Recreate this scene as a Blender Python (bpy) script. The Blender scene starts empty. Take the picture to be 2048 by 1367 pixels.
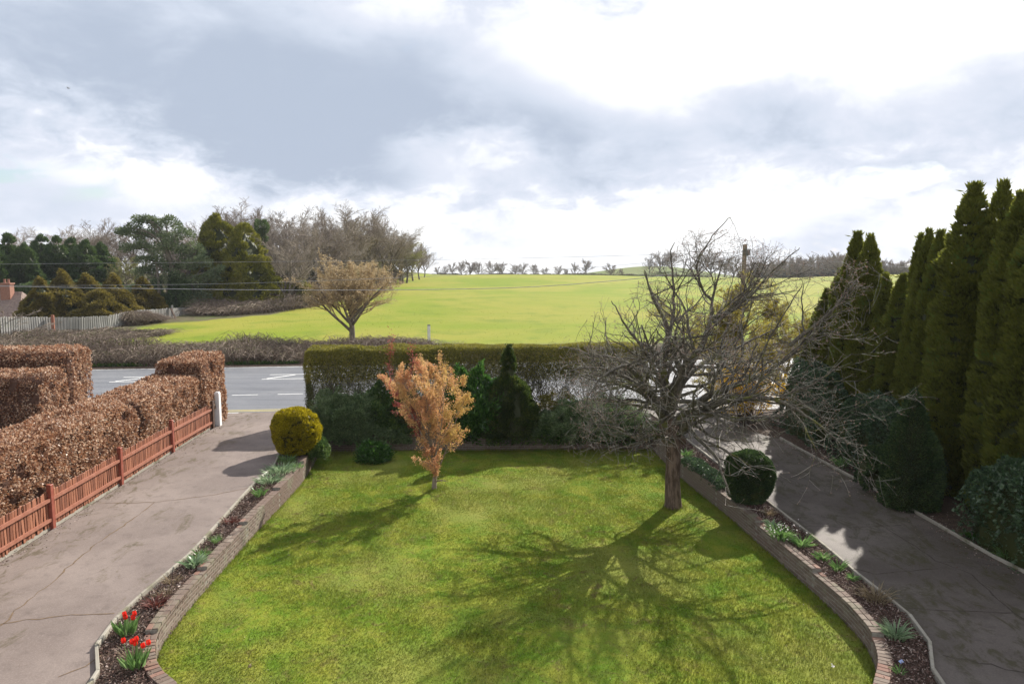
import bpy, bmesh, math, random
import numpy as np
from mathutils import Vector

# ------------------------------------------------------------------ camera, sky, sun, exposure
SC = bpy.context.scene
COL = SC.collection
FPX, HORIZON, CAM_Z = 1450.0, 531.0, 6.0
PITCH = math.atan((683.5 - HORIZON) / FPX)
cam_data = bpy.data.cameras.new('camera')
cam_data.lens = 36.0 * FPX / 2048.0
cam_data.sensor_width = 36.0
cam_data.clip_start = 0.1
cam_data.clip_end = 8000.0
cam = bpy.data.objects.new('camera', cam_data)
COL.objects.link(cam)
cam.location = (0, 0, CAM_Z)
cam.rotation_euler = (math.pi / 2 - PITCH, 0, 0)
SC.camera = cam

SUN_AZ, SUN_EL = math.radians(33.0), math.radians(35.5)      # azimuth to the right of +Y
SC.view_settings.view_transform = 'Standard'
SC.view_settings.look = 'None'
SC.view_settings.gamma = 1.0
SC.view_settings.use_curve_mapping = False
SC.view_settings.exposure = 0.80
SC.cycles.max_bounces = 6
SC.cycles.diffuse_bounces = 3
SC.cycles.transmission_bounces = 4
SC.cycles.transparent_max_bounces = 4
SC.cycles.volume_bounces = 0
SC.cycles.use_denoising = True


def nd(nt, kind, ins=None, **props):
    n = nt.nodes.new(kind)
    for k, v in props.items():
        setattr(n, k, v)
    if ins:
        for k, v in ins.items():
            s = n.inputs[k]
            if isinstance(v, bpy.types.NodeSocket):
                nt.links.new(v, s)
            else:
                s.default_value = v
    return n


def mth(nt, op, a, b=0.0, c=None, clamp=False):
    n = nd(nt, 'ShaderNodeMath', None, operation=op, use_clamp=clamp)
    for i, v in enumerate((a, b, c)):
        if v is None:
            continue
        if isinstance(v, bpy.types.NodeSocket):
            nt.links.new(v, n.inputs[i])
        else:
            n.inputs[i].default_value = v
    return n.outputs[0]


def mixc(nt, f, a, b):
    n = nd(nt, 'ShaderNodeMix', None, data_type='RGBA')
    for i, v in ((0, f), (6, a), (7, b)):
        if isinstance(v, bpy.types.NodeSocket):
            nt.links.new(v, n.inputs[i])
        else:
            n.inputs[i].default_value = v if i == 0 else (tuple(v) + (1,) if len(v) == 3 else v)
    return n.outputs[2]


def ramp(nt, f, stops):
    n = nd(nt, 'ShaderNodeValToRGB', {'Fac': f})
    e = n.color_ramp.elements
    while len(e) > 1:
        e.remove(e[-1])
    e[0].position = stops[0][0]
    e[0].color = tuple(stops[0][1]) + (1,)
    for p, c in stops[1:]:
        x = e.new(p)
        x.color = tuple(c) + (1,)
    return n.outputs[0]


def smooth(nt, v, lo, hi, a=0.0, b=1.0):
    n = nd(nt, 'ShaderNodeMapRange', {'Value': v, 'From Min': lo, 'From Max': hi, 'To Min': a, 'To Max': b},
           interpolation_type='SMOOTHSTEP')
    return n.outputs[0]


def noise(nt, vec, scale, detail=4.0, rough=0.55, dist=0.0):
    return nd(nt, 'ShaderNodeTexNoise', {'Vector': vec, 'Scale': scale, 'Detail': detail, 'Roughness': rough,
                                         'Distortion': dist}).outputs[0]


world = bpy.data.worlds.new('World')
SC.world = world
world.use_nodes = True
wt = world.node_tree
wt.nodes.clear()
tc = nd(wt, 'ShaderNodeTexCoord').outputs['Generated']
sep = nd(wt, 'ShaderNodeSeparateXYZ', {0: tc})
dx, dy, dz = sep.outputs
dzc = mth(wt, 'MAXIMUM', dz, 0.0)
sky_vec = nd(wt, 'ShaderNodeCombineXYZ', {0: dx, 1: dy, 2: mth(wt, 'MAXIMUM', dz, 0.02)}).outputs[0]
sky = nd(wt, 'ShaderNodeTexSky', {'Vector': sky_vec}, sky_type='NISHITA', sun_disc=False, sun_elevation=SUN_EL,
         sun_rotation=SUN_AZ, air_density=1.0, dust_density=1.2, ozone_density=1.0, altitude=60.0).outputs[0]
den = mth(wt, 'ADD', dzc, 0.16)
flat = nd(wt, 'ShaderNodeCombineXYZ', {0: mth(wt, 'DIVIDE', dx, den), 1: mth(wt, 'DIVIDE', dy, den), 2: 0.0}).outputs[0]
dirv = nd(wt, 'ShaderNodeCombineXYZ', {0: dx, 1: dy, 2: mth(wt, 'MULTIPLY', dzc, 2.0)}).outputs[0]
nbig = noise(wt, flat, 0.9, 3.0, 0.5, 0.3)
nmid = noise(wt, dirv, 5.5, 8.0, 0.58, 0.25)
nfine = noise(wt, dirv, 17.0, 8.0, 0.62, 0.4)
az = mth(wt, 'ARCTAN2', dx, dy)
el = mth(wt, 'ARCSINE', dzc)
az = mth(wt, 'ADD', az, mth(wt, 'MULTIPLY', mth(wt, 'SUBTRACT', nmid, 0.5), 0.30))
el = mth(wt, 'ADD', el, mth(wt, 'MULTIPLY', mth(wt, 'SUBTRACT', nfine, 0.5), 0.07))


def cloud_blob(px, py, sx, sy, amp, tilt=0.0):
    """a soft cloud mass round one compass bearing and elevation; sizes in radians"""
    a0 = math.atan((px - 1024) / FPX)
    e0 = math.atan((HORIZON - py) / FPX * math.cos(a0))
    da = mth(wt, 'SUBTRACT', az, a0)
    de = mth(wt, 'SUBTRACT', mth(wt, 'SUBTRACT', el, e0), mth(wt, 'MULTIPLY', da, tilt))
    q = mth(wt, 'ADD', mth(wt, 'POWER', mth(wt, 'ABSOLUTE', mth(wt, 'DIVIDE', da, sx)), 2.0),
            mth(wt, 'POWER', mth(wt, 'ABSOLUTE', mth(wt, 'DIVIDE', de, sy)), 2.0))
    return mth(wt, 'MULTIPLY', mth(wt, 'EXPONENT', mth(wt, 'MULTIPLY', q, -1.0)), amp)


dark = None
for b in [(150, 150, .40, .075, .52, -.02), (560, 230, .34, .10, .62, -.05), (660, 350, .20, .035, .55, -.02),
          (1050, 250, .28, .075, .34, .0), (1480, 280, .34, .045, .28, .06), (1900, 240, .24, .06, .24, .05),
          (980, 460, .08, .05, .30, 0), (1130, 385, .15, .03, .34, .05), (1600, 480, .13, .025, .22, .0),
          (180, 430, .16, .03, .30, .0), (20, 350, .10, .03, .30, 0), (400, -420, 2.2, .30, .70, 0), (1900, -900, 2.4, .34, .75, 0)]:  # last two masses: unseen overhead cloud added to deepen the shade
    c = cloud_blob(*b)
    dark = c if dark is None else mth(wt, 'ADD', dark, c)
light = None
for b in [(1500, 60, .38, .075, .75, 0), (300, 350, .16, .035, .6, -.05), (900, 315, .10, .045, .65, .1), (1190, 150, .10, .05, .45, -.2), (760, 30, .12, .04, .35, .2),
          (1250, 440, .3, .04, .3, 0)]:
    c = cloud_blob(*b)
    light = c if light is None else mth(wt, 'ADD', light, c)
dd = mth(wt, 'SUBTRACT', dark, light)
dd = mth(wt, 'ADD', dd, mth(wt, 'MULTIPLY', mth(wt, 'SUBTRACT', nmid, 0.5), 1.75))
dd = mth(wt, 'ADD', dd, mth(wt, 'MULTIPLY', mth(wt, 'SUBTRACT', nfine, 0.5), 0.60))
dd = mth(wt, 'ADD', dd, mth(wt, 'MULTIPLY', mth(wt, 'SUBTRACT', nbig, 0.5), 0.5))
dd = smooth(wt, dd, -0.22, 1.14)
cloud = ramp(wt, dd, [(0.0, (1.08, 1.08, 1.08)), (0.2, (.90, .92, .96)), (0.42, (.70, .74, .84)), (0.68, (.60, .66, .77)),
                      (1.0, (.43, .495, .61))])
cloud_v = nd(wt, 'ShaderNodeVectorMath', {0: cloud, 'Scale': 11.0}, operation='SCALE').outputs[0]
# broken cover: blue shows through small gaps low on the left and through larger unseen ones overhead, added to cut sky light
gap = mth(wt, 'ADD', mth(wt, 'MULTIPLY', nbig, 1.0), mth(wt, 'MULTIPLY', mth(wt, 'SUBTRACT', nmid, .5), .8))
gap = mth(wt, 'ADD', gap, smooth(wt, dz, 0.35, 0.75, 0.0, 0.20))
gap = mth(wt, 'ADD', gap, cloud_blob(60, 345, .07, .018, .30, 0))
gap = smooth(wt, gap, 0.66, 0.82)
sky_col = mixc(wt, mth(wt, 'MULTIPLY', gap, .9), cloud_v, nd(wt, 'ShaderNodeVectorMath', {0: sky, 'Scale': 1.5},
                                                          operation='SCALE').outputs[0])
bg = nd(wt, 'ShaderNodeBackground', {'Color': sky_col, 'Strength': 0.06})
wo = nd(wt, 'ShaderNodeOutputWorld', {'Surface': bg.outputs[0]})

sun_data = bpy.data.lights.new('sun', 'SUN')
sun_data.energy = 5.0
sun_data.angle = math.radians(0.6)
sun_data.color = (1.0, 0.945, 0.86)
sun = bpy.data.objects.new('sun', sun_data)
COL.objects.link(sun)
sd = Vector((math.sin(SUN_AZ) * math.cos(SUN_EL), math.cos(SUN_AZ) * math.cos(SUN_EL), math.sin(SUN_EL)))
sun.rotation_euler = sd.to_track_quat('Z', 'Y').to_euler()
sun.location = (20, 30, 40)

# ------------------------------------------------------------------ places
RNG = np.random.default_rng(7)
random.seed(7)


def ray(px, py):
    a, b = (px - 1024) / FPX, -(py - 683.5) / FPX
    return np.array([a, math.cos(PITCH) + b * math.sin(PITCH), -math.sin(PITCH) + b * math.cos(PITCH)])


def at(px, py, Y):
    r = ray(px, py)
    return np.array([0, 0, CAM_Z]) + r * (Y / r[1])


def drive_z(y):
    return -0.03 * np.maximum(0, 25.0 - y)


def lawn_z(y):
    return -0.58 - 0.012 * np.maximum(0, 25.0 - y)


def hit(px, py, zf=drive_z, off=0.0):
    r = ray(px, py)
    lo, hi = 2.0, 2000.0
    for _ in range(60):
        m = (lo + hi) / 2
        z = CAM_Z + r[2] * m / r[1]
        if z > zf(m) + off:
            lo = m
        else:
            hi = m
    return np.array([0, 0, CAM_Z]) + r * (lo / r[1])


ROAD_K = 0.12
ROAD_NEAR, ROAD_DASH, ISLE_NEAR, ISLE_FAR, ROAD_FAR = 30.9, 34.9, 39.7, 41.3, 44.7
_tab = np.random.default_rng(3).random((32, 32, 32))


def vnoise(p, scale=1.0):
    """value noise 0..1 on an (n,3) array"""
    q = np.asarray(p, float) * scale + 100.0
    i = np.floor(q).astype(int)
    f = q - i
    f = f * f * (3 - 2 * f)
    out = 0
    for a in (0, 1):
        for b in (0, 1):
            for c in (0, 1):
                w = (f[..., 0] if a else 1 - f[..., 0]) * (f[..., 1] if b else 1 - f[..., 1]) * \
                    (f[..., 2] if c else 1 - f[..., 2])
                out = out + w * _tab[(i[..., 0] + a) % 32, (i[..., 1] + b) % 32, (i[..., 2] + c) % 32]
    return out


def sstep(v, a, b):
    t = np.clip((v - a) / (b - a), 0, 1)
    return t * t * (3 - 2 * t)


def terrain(x, y):
    x, y = np.asarray(x, float), np.asarray(y, float)
    u = x / np.maximum(y, 1)
    A = np.interp(u, [-.3, -.12, .12, .28, .37, .53, .8], [3.2, 3.1, 3.1, 2.5, 2.1, 3.4, 4])
    q = np.clip((y - 50) / 165, 0, 1)
    z = A * (1 - (1 - q) ** 1.5) - 0.02 * np.maximum(0, y - 215)
    p = np.stack([x / 45, y / 45, x * 0], -1)
    z = z + (vnoise(p) - .5) * 0.7 * sstep(y, 60, 110)
    z = z + 0.8 * sstep(-x, 24, 29) * sstep(y, 84, 112)
    z = z + 7.5 * np.exp(-(((x - 88) / 42) ** 2 + ((y - 450) / 50) ** 2))
    return z


# ------------------------------------------------------------------ mesh and object helpers
def mesh(name, geo, mats, smooth_shade=False):
    """geo: list of (V, F, rnd or None, material index)"""
    if isinstance(geo, tuple):
        geo = [geo]
    Vs, loops, starts, tot, rn, mi = [], [], [], [], [], []
    vo = lo = 0
    for g in geo:
        V, F = np.asarray(g[0], float).reshape(-1, 3), np.asarray(g[1], int)
        if len(F) == 0:
            continue
        k = F.shape[1]
        Vs.append(V)
        loops.append((F + vo).ravel())
        starts.append(lo + np.arange(len(F)) * k)
        tot.append(np.full(len(F), k))
        r = g[2] if len(g) > 2 and g[2] is not None else np.full(len(F), .5)
        rn.append(np.asarray(r, float))
        mi.append(np.full(len(F), g[3] if len(g) > 3 else 0))
        vo += len(V)
        lo += len(F) * k
    me = bpy.data.meshes.new(name)
    V, L = np.concatenate(Vs), np.concatenate(loops)
    S, T, R, MI = np.concatenate(starts), np.concatenate(tot), np.concatenate(rn), np.concatenate(mi)
    me.vertices.add(len(V))
    me.vertices.foreach_set('co', V.ravel().astype(np.float32))
    me.loops.add(len(L))
    me.loops.foreach_set('vertex_index', L.astype(np.int32))
    me.polygons.add(len(S))
    me.polygons.foreach_set('loop_start', S.astype(np.int32))
    me.polygons.foreach_set('loop_total', T.astype(np.int32))
    me.polygons.foreach_set('material_index', MI.astype(np.int32))
    me.polygons.foreach_set('use_smooth', np.full(len(S), smooth_shade))
    at_ = me.attributes.new('rnd', 'FLOAT', 'FACE')
    at_.data.foreach_set('value', R.astype(np.float32))
    for m in (mats if isinstance(mats, (list, tuple)) else [mats]):
        me.materials.append(m)
    me.update(calc_edges=True)
    return me


def tag(o, label=None, cat=None, group=None, kind=None):
    for k, v in (('label', label), ('category', cat), ('group', group), ('kind', kind)):
        if v:
            o[k] = v
    return o


def link(name, me, parent=None, loc=(0, 0, 0)):
    o = bpy.data.objects.new(name, me)
    COL.objects.link(o)
    o.location = loc
    if parent is not None:
        o.parent = parent
    return o


def thing(name, label, cat, loc=(0, 0, 0), group=None):
    o = bpy.data.objects.new(name, None)
    COL.objects.link(o)
    o.location = tuple(float(v) for v in loc)
    o.empty_display_size = 0.3
    return tag(o, label, cat, group)


def origin(o):
    p = np.zeros(3)
    while o is not None:
        p += np.array(o.location)
        o = o.parent
    return p


def part(name, geo, mats, parent, smooth_shade=False, kind=None, local=False):
    """geometry in world metres (or local to the parent) becomes one child mesh"""
    if isinstance(geo, tuple):
        geo = [geo]
    if not local:
        og = origin(parent)
        geo = [(np.asarray(g[0], float).reshape(-1, 3) - og,) + tuple(g[1:]) for g in geo]
    o = link(name, mesh(name, geo, mats, smooth_shade), parent)
    if kind:
        o['kind'] = kind
    return o


def copy_tree(o, parent=None):
    c = o.copy()
    COL.objects.link(c)
    if parent is not None:
        c.parent = parent
    for ch in list(o.children):
        copy_tree(ch, c)
    return c


def box(c, s, rz=0.0, jit=0.0, rng=RNG, taper=1.0):
    sx, sy, sz = (v / 2 for v in s)
    V = np.array([[-sx, -sy, -sz], [sx, -sy, -sz], [sx, sy, -sz], [-sx, sy, -sz],
                  [-sx * taper, -sy * taper, sz], [sx * taper, -sy * taper, sz], [sx * taper, sy * taper, sz],
                  [-sx * taper, sy * taper, sz]])
    if jit:
        V = V + rng.normal(0, jit, V.shape)
    ca, sa = math.cos(rz), math.sin(rz)
    V = V @ np.array([[ca, sa, 0], [-sa, ca, 0], [0, 0, 1]]) + np.asarray(c, float)
    F = np.array([[0, 3, 2, 1], [4, 5, 6, 7], [0, 1, 5, 4], [1, 2, 6, 5], [2, 3, 7, 6], [3, 0, 4, 7]])
    return V, F


def bar(p, q, w, h, up=(0, 0, 1)):
    """a rectangular bar from p to q"""
    p, q, up = np.asarray(p, float), np.asarray(q, float), np.asarray(up, float)
    t = (q - p) / np.linalg.norm(q - p)
    s = np.cross(t, up)
    s /= np.linalg.norm(s)
    u = np.cross(s, t)
    V = np.array([e + a * s * w / 2 + b * u * h / 2 for e in (p, q) for a, b in ((-1, -1), (1, -1), (1, 1), (-1, 1))])
    F = np.array([[0, 1, 2, 3], [4, 7, 6, 5], [0, 4, 5, 1], [1, 5, 6, 2], [2, 6, 7, 3], [3, 7, 4, 0]])
    return V, F


def bevelled_box(name, s, mats, bev, jit=0.0, seed=0):
    bm = bmesh.new()
    V, F = box((0, 0, 0), s, 0, jit, np.random.default_rng(seed))
    vs = [bm.verts.new(v) for v in V]
    for f in F:
        bm.faces.new([vs[i] for i in f])
    bmesh.ops.recalc_face_normals(bm, faces=bm.faces)
    bmesh.ops.bevel(bm, geom=list(bm.edges), offset=bev, segments=1, affect='EDGES')
    me = bpy.data.meshes.new(name)
    bm.to_mesh(me)
    bm.free()
    for m in (mats if isinstance(mats, (list, tuple)) else [mats]):
        me.materials.append(m)
    return me


def unit(v):
    return v / np.maximum(np.linalg.norm(v, axis=-1, keepdims=True), 1e-9)


def cards(C, D, L, W, fold=0.15, rng=RNG, rnd=None):
    """folded diamond leaves: base C, long axis D, length L, width W (arrays)"""
    n = len(C)
    D = unit(D)
    S = unit(np.cross(D, unit(rng.normal(size=(n, 3)))))
    Nn = np.cross(S, D)
    L = np.broadcast_to(L, (n,))[:, None]
    W = np.broadcast_to(W, (n,))[:, None]
    mid = C + D * L * .45 + Nn * W * fold
    V = np.stack([C, mid + S * W / 2, C + D * L, mid - S * W / 2], 1).reshape(-1, 3)
    F = np.arange(4 * n).reshape(n, 4)
    return V, F, (rng.random(n) if rnd is None else rnd)


def tubes(P, R, sides=4, rnd=None):
    P = np.asarray(P, float)
    B, n, _ = P.shape
    T = unit(np.gradient(P, axis=1))
    mt = np.abs(unit(T.mean(1)))
    ref = np.zeros((B, 3))
    ref[np.arange(B), np.argmin(mt, 1)] = 1
    a = unit(np.cross(T, ref[:, None, :]))
    b = np.cross(T, a)
    th = np.arange(sides) * 2 * math.pi / sides
    V = P[:, :, None, :] + R[:, :, None, None] * (np.cos(th)[:, None] * a[:, :, None, :] +
                                                  np.sin(th)[:, None] * b[:, :, None, :])
    idx = np.arange(B * n * sides).reshape(B, n, sides)
    nx = np.roll(idx, -1, 2)
    F = np.stack([idx[:, :-1], nx[:, :-1], nx[:, 1:], idx[:, 1:]], -1).reshape(-1, 4)
    r = np.repeat(RNG.random(B) if rnd is None else rnd, (n - 1) * sides)
    return V.reshape(-1, 3), F, r


def poly_tube(pts, radii, sides=6, sub=6):
    """one smooth tube through hand-placed points"""
    pts, radii = np.asarray(pts, float), np.asarray(radii, float)
    n = len(pts)
    t = np.linspace(0, n - 1, (n - 1) * sub + 1)
    i = np.clip(np.floor(t).astype(int), 0, n - 2)
    f = (t - i)[:, None]
    pm = lambda k: pts[np.clip(k, 0, n - 1)]
    p0, p1, p2, p3 = pm(i - 1), pm(i), pm(i + 1), pm(i + 2)
    P = .5 * ((2 * p1) + (-p0 + p2) * f + (2 * p0 - 5 * p1 + 4 * p2 - p3) * f ** 2 + (-p0 + 3 * p1 - 3 * p2 + p3) * f ** 3)
    R = radii[i] * (1 - f[:, 0]) + radii[i + 1] * f[:, 0]
    return P, R


def kids(rng, P, R, k, t0, t1, ang, lr, rr, n=6, wander=.15, up=0.0, rmin=.003, fall=.4, out=0.0, centre=None):
    """one level of side branches grown from every branch of P"""
    B, m, _ = P.shape
    L = np.linalg.norm(np.diff(P, axis=1), axis=2).sum(1)
    t = (np.arange(k)[None, :] + rng.random((B, k))) / k * (t1 - t0) + t0
    s = t * (m - 1)
    i = np.clip(np.floor(s).astype(int), 0, m - 2)
    f = (s - i)[..., None]
    bi = np.arange(B)[:, None]
    p = P[bi, i] * (1 - f) + P[bi, i + 1] * f
    T = unit(P[bi, i + 1] - P[bi, i])
    r = R[bi, i] * (1 - f[..., 0]) + R[bi, i + 1] * f[..., 0]
    perp = unit(np.cross(T, rng.normal(size=T.shape)))
    a = rng.uniform(ang[0], ang[1], t.shape)[..., None]
    d = T * np.cos(a) + perp * np.sin(a)
    ln = (L[:, None] * lr * rng.uniform(.6, 1.3, t.shape) * (1 - fall * t)).reshape(-1)
    p, d, r = p.reshape(-1, 3), d.reshape(-1, 3), r.reshape(-1)
    r0 = np.maximum(np.minimum(r * rr, r), rmin)
    Q = np.zeros((len(p), n, 3))
    Q[:, 0] = p
    c0 = centre if centre is not None else None
    for j in range(1, n):
        d = d + rng.normal(0, wander, d.shape) + np.array([0, 0, up])
        if out and c0 is not None:
            d = d + unit(Q[:, j - 1] - c0) * out
        d = unit(d)
        Q[:, j] = Q[:, j - 1] + d * (ln / (n - 1))[:, None]
    RR = np.maximum(r0[:, None] * np.linspace(1, .35, n)[None, :], rmin * .6)
    return Q, RR


def sheet(name, poly, zf, off, mat, cuts=(), extra_step=1.0, kind='structure', parent=None, both=False):
    """a ground sheet with outline poly (x, y), draped on zf(y)"""
    bm = bmesh.new()
    f = bm.faces.new([bm.verts.new((p[0], p[1], 0)) for p in poly])
    if f.normal.z < 0:
        f.normal_flip()
    ys = [p[1] for p in poly]
    cs = list(cuts) or list(np.arange(math.ceil(min(ys)), max(ys), extra_step))
    for c in cs:
        bmesh.ops.bisect_plane(bm, geom=bm.verts[:] + bm.edges[:] + bm.faces[:], plane_co=(0, c + 1e-4, 0), plane_no=(0, 1, 0))
    if both:
        xs = [p[0] for p in poly]
        for c in np.arange(math.ceil(min(xs)), max(xs), extra_step):
            bmesh.ops.bisect_plane(bm, geom=bm.verts[:] + bm.edges[:] + bm.faces[:], plane_co=(c + 1e-4, 0, 0), plane_no=(1, 0, 0))
    bmesh.ops.triangulate(bm, faces=bm.faces[:])
    bm.normal_update()
    for fc in bm.faces:
        if fc.normal.z < 0:
            fc.normal_flip()
    for v in bm.verts:
        v.co.z = float(zf(v.co.y)) + off
    me = bpy.data.meshes.new(name)
    bm.to_mesh(me)
    bm.free()
    me.materials.append(mat)
    o = link(name, me, parent)
    if kind:
        o['kind'] = kind
    return o


def inside(P, poly):
    x, y = P[:, 0], P[:, 1]
    res = np.zeros(len(P), bool)
    n = len(poly)
    for i in range(n):
        x1, y1 = poly[i][0], poly[i][1]
        x2, y2 = poly[(i + 1) % n][0], poly[(i + 1) % n][1]
        if y1 == y2:
            continue
        c = ((y1 > y) != (y2 > y)) & (x < (x2 - x1) * (y - y1) / (y2 - y1) + x1)
        res ^= c
    return res


def resample(pts, step):
    pts = np.asarray(pts, float)
    seg = np.linalg.norm(np.diff(pts, axis=0), axis=1)
    cum = np.concatenate([[0], np.cumsum(seg)])
    n = max(1, int(round(cum[-1] / step)))
    s = np.linspace(0, cum[-1], n + 1)
    return np.stack([np.interp(s, cum, pts[:, k]) for k in range(pts.shape[1])], 1)


# ------------------------------------------------------------------ materials
def new_mat(name):
    m = bpy.data.materials.new(name)
    m.use_nodes = True
    nt = m.node_tree
    nt.nodes.clear()
    return m, nt


def finish(nt, col, rough=.8, bump=None, bstr=.3, bdist=.02, spec=.3, trans=None, tcol=None):
    ins = {'Base Color': col if isinstance(col, bpy.types.NodeSocket) else tuple(col) + (1,), 'Roughness': rough,
           'Specular IOR Level': spec}
    p = nd(nt, 'ShaderNodeBsdfPrincipled', ins)
    if bump is not None:
        b = nd(nt, 'ShaderNodeBump', {'Strength': bstr, 'Distance': bdist, 'Height': bump})
        nt.links.new(b.outputs[0], p.inputs['Normal'])
    out = p.outputs[0]
    if trans:
        t = nd(nt, 'ShaderNodeBsdfTranslucent', {'Color': tcol if tcol is not None else ins['Base Color']})
        out = nd(nt, 'ShaderNodeMixShader', {0: trans, 1: out, 2: t.outputs[0]}).outputs[0]
    nt.nodes.new('ShaderNodeOutputMaterial')
    nt.links.new(out, nt.nodes['Material Output'].inputs['Surface'])


def pos(nt):
    return nd(nt, 'ShaderNodeNewGeometry').outputs['Position']


def leaf_mat(name, stops, trans=.35, rough=.55, clump=.35, cscale=1.2, spec=.3):
    m, nt = new_mat(name)
    r = nd(nt, 'ShaderNodeAttribute', None, attribute_name='rnd').outputs['Fac']
    nz = noise(nt, nd(nt, 'ShaderNodeTexCoord').outputs['Object'], cscale, 3.0)
    f = mth(nt, 'ADD', mth(nt, 'MULTIPLY', r, 1 - clump), mth(nt, 'MULTIPLY', smooth(nt, nz, .3, .7), clump))
    finish(nt, ramp(nt, f, stops), rough, trans=trans, spec=spec)
    return m


def bark_mat(name, a, b, scale=6.0, bstr=.6, spec=.2, c=None):
    m, nt = new_mat(name)
    p = nd(nt, 'ShaderNodeTexCoord').outputs['Object']
    st = nd(nt, 'ShaderNodeMapping', {'Vector': p, 'Scale': (1, 1, .25)}).outputs[0]
    n1 = noise(nt, st, scale * 3, 6, .65)
    n2 = noise(nt, p, scale * .5, 3)
    col = mixc(nt, smooth(nt, n1, .35, .65), a, b)
    if c is not None:
        col = mixc(nt, smooth(nt, n2, .55, .68), col, c)
    finish(nt, col, .85, bump=n1, bstr=bstr, bdist=.015, spec=spec)
    return m


def plain_mat(name, a, b, scale=5.0, rough=.8, bstr=.25, spec=.3, trans=None, bdist=.01):
    m, nt = new_mat(name)
    p = nd(nt, 'ShaderNodeTexCoord').outputs['Object']
    n1 = noise(nt, p, scale, 6, .6)
    finish(nt, mixc(nt, smooth(nt, n1, .3, .7), a, b), rough, bump=n1, bstr=bstr, spec=spec, trans=trans, bdist=bdist)
    return m


def piece_mat(name, stops, scale=18.0, rough=.85, bstr=.4, stain=None):
    """colour changes from piece to piece (each piece is an object of its own)"""
    m, nt = new_mat(name)
    r = nd(nt, 'ShaderNodeObjectInfo').outputs['Random']
    c = ramp(nt, r, stops)
    P = pos(nt)
    n1 = noise(nt, P, scale, 6, .65)
    n2 = noise(nt, P, 1.7, 5, .6)
    c = mixc(nt, smooth(nt, n1, .45, .8, 0, .5), c, tuple(v * .55 for v in stops[0][1]))
    if stain is not None:
        c = mixc(nt, smooth(nt, n2, .52, .66, 0, .8), c, stain)
    finish(nt, c, rough, bump=n1, bstr=bstr, bdist=.006)
    return m


def turf_color(nt):
    P = pos(nt)
    big = noise(nt, P, .35, 4, .6)
    mid = noise(nt, P, 1.6, 5, .65, .4)
    fin = noise(nt, P, 22, 4, .7)
    c = mixc(nt, smooth(nt, mid, .34, .64), (.105, .190, .012), (.235, .250, .030))
    c = mixc(nt, smooth(nt, big, .42, .66, 0, .75), c, (.235, .235, .055))
    bare = mth(nt, 'MULTIPLY', smooth(nt, noise(nt, P, 3.1, 6, .72, .8), .50, .68), smooth(nt, noise(nt, P, .6, 2), .35, .62))
    c = mixc(nt, mth(nt, 'MULTIPLY', bare, .95), c, (.150, .105, .045))
    sv_ = nd(nt, 'ShaderNodeSeparateXYZ', {0: P})
    st_ = mth(nt, 'SINE', mth(nt, 'MULTIPLY', mth(nt, 'ADD', sv_.outputs[0], mth(nt, 'MULTIPLY', sv_.outputs[1], .35)), 5.2))
    c = mixc(nt, smooth(nt, st_, -.5, .5, 0, .20), c, (.085, .155, .010))
    return mixc(nt, smooth(nt, fin, .3, .75, 0, .38), c, (.09, .13, .012)), fin


M = {}
m, nt = new_mat('lawn_turf')
c, fin = turf_color(nt)
finish(nt, c, .9, bump=fin, bstr=.8, bdist=.03, spec=.1)
M['lawn'] = m
m, nt = new_mat('grass_blades')
c, fin = turf_color(nt)
r = nd(nt, 'ShaderNodeAttribute', None, attribute_name='rnd').outputs['Fac']
c = mixc(nt, mth(nt, 'MULTIPLY', r, .45), c, (.24, .27, .05))
finish(nt, c, .6, spec=.2, trans=.4)
M['blade'] = m

m, nt = new_mat('field_grass')
P = pos(nt)
st = nd(nt, 'ShaderNodeMapping', {'Vector': P, 'Scale': (.35, 1, 1)}).outputs[0]
n1, n2, n3 = noise(nt, P, .035, 4, .6, .5), noise(nt, P, .22, 6, .65), noise(nt, st, 2.2, 6, .75)
c = mixc(nt, smooth(nt, n1, .36, .62), (.165, .215, .014), (.245, .240, .036))
c = mixc(nt, smooth(nt, n2, .50, .68, 0, .6), c, (.110, .170, .012))
c = mixc(nt, smooth(nt, n3, .55, .75, 0, .5), c, (.13, .15, .03))
# rough unmown strip along the wood and the fence, and along the road
sx = nd(nt, 'ShaderNodeSeparateXYZ', {0: P})
wob = mth(nt, 'MULTIPLY', mth(nt, 'SUBTRACT', noise(nt, P, .12, 4, .7), .5), 9.0)
edge = mth(nt, 'ADD', sx.outputs[0], wob)
edge = mth(nt, 'ADD', edge, smooth(nt, sx.outputs[1], 60, 82, 9, 0))
wood = smooth(nt, edge, -27.2, -25.4, 1, 0)
lefty = smooth(nt, mth(nt, 'ADD', sx.outputs[1], mth(nt, 'MULTIPLY', sx.outputs[0], -.12)), 52.5, 55.5, 1, 0)
rough_c = mixc(nt, smooth(nt, noise(nt, P, 1.3, 6, .75), .4, .62), (.115, .105, .055), (.085, .070, .045))
rough_c = mixc(nt, smooth(nt, noise(nt, P, .5, 4, .6), .5, .66, 0, .7), rough_c, (.10, .14, .03))
far_side = smooth(nt, sx.outputs[1], 235, 300)
c = mixc(nt, mth(nt, 'MAXIMUM', wood, lefty), c, rough_c)
c = mixc(nt, mth(nt, 'MULTIPLY', far_side, .8), c, (.11, .14, .05))
finish(nt, c, .9, bump=n3, bstr=.6, bdist=.15, spec=.1)
M['field'] = m


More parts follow.
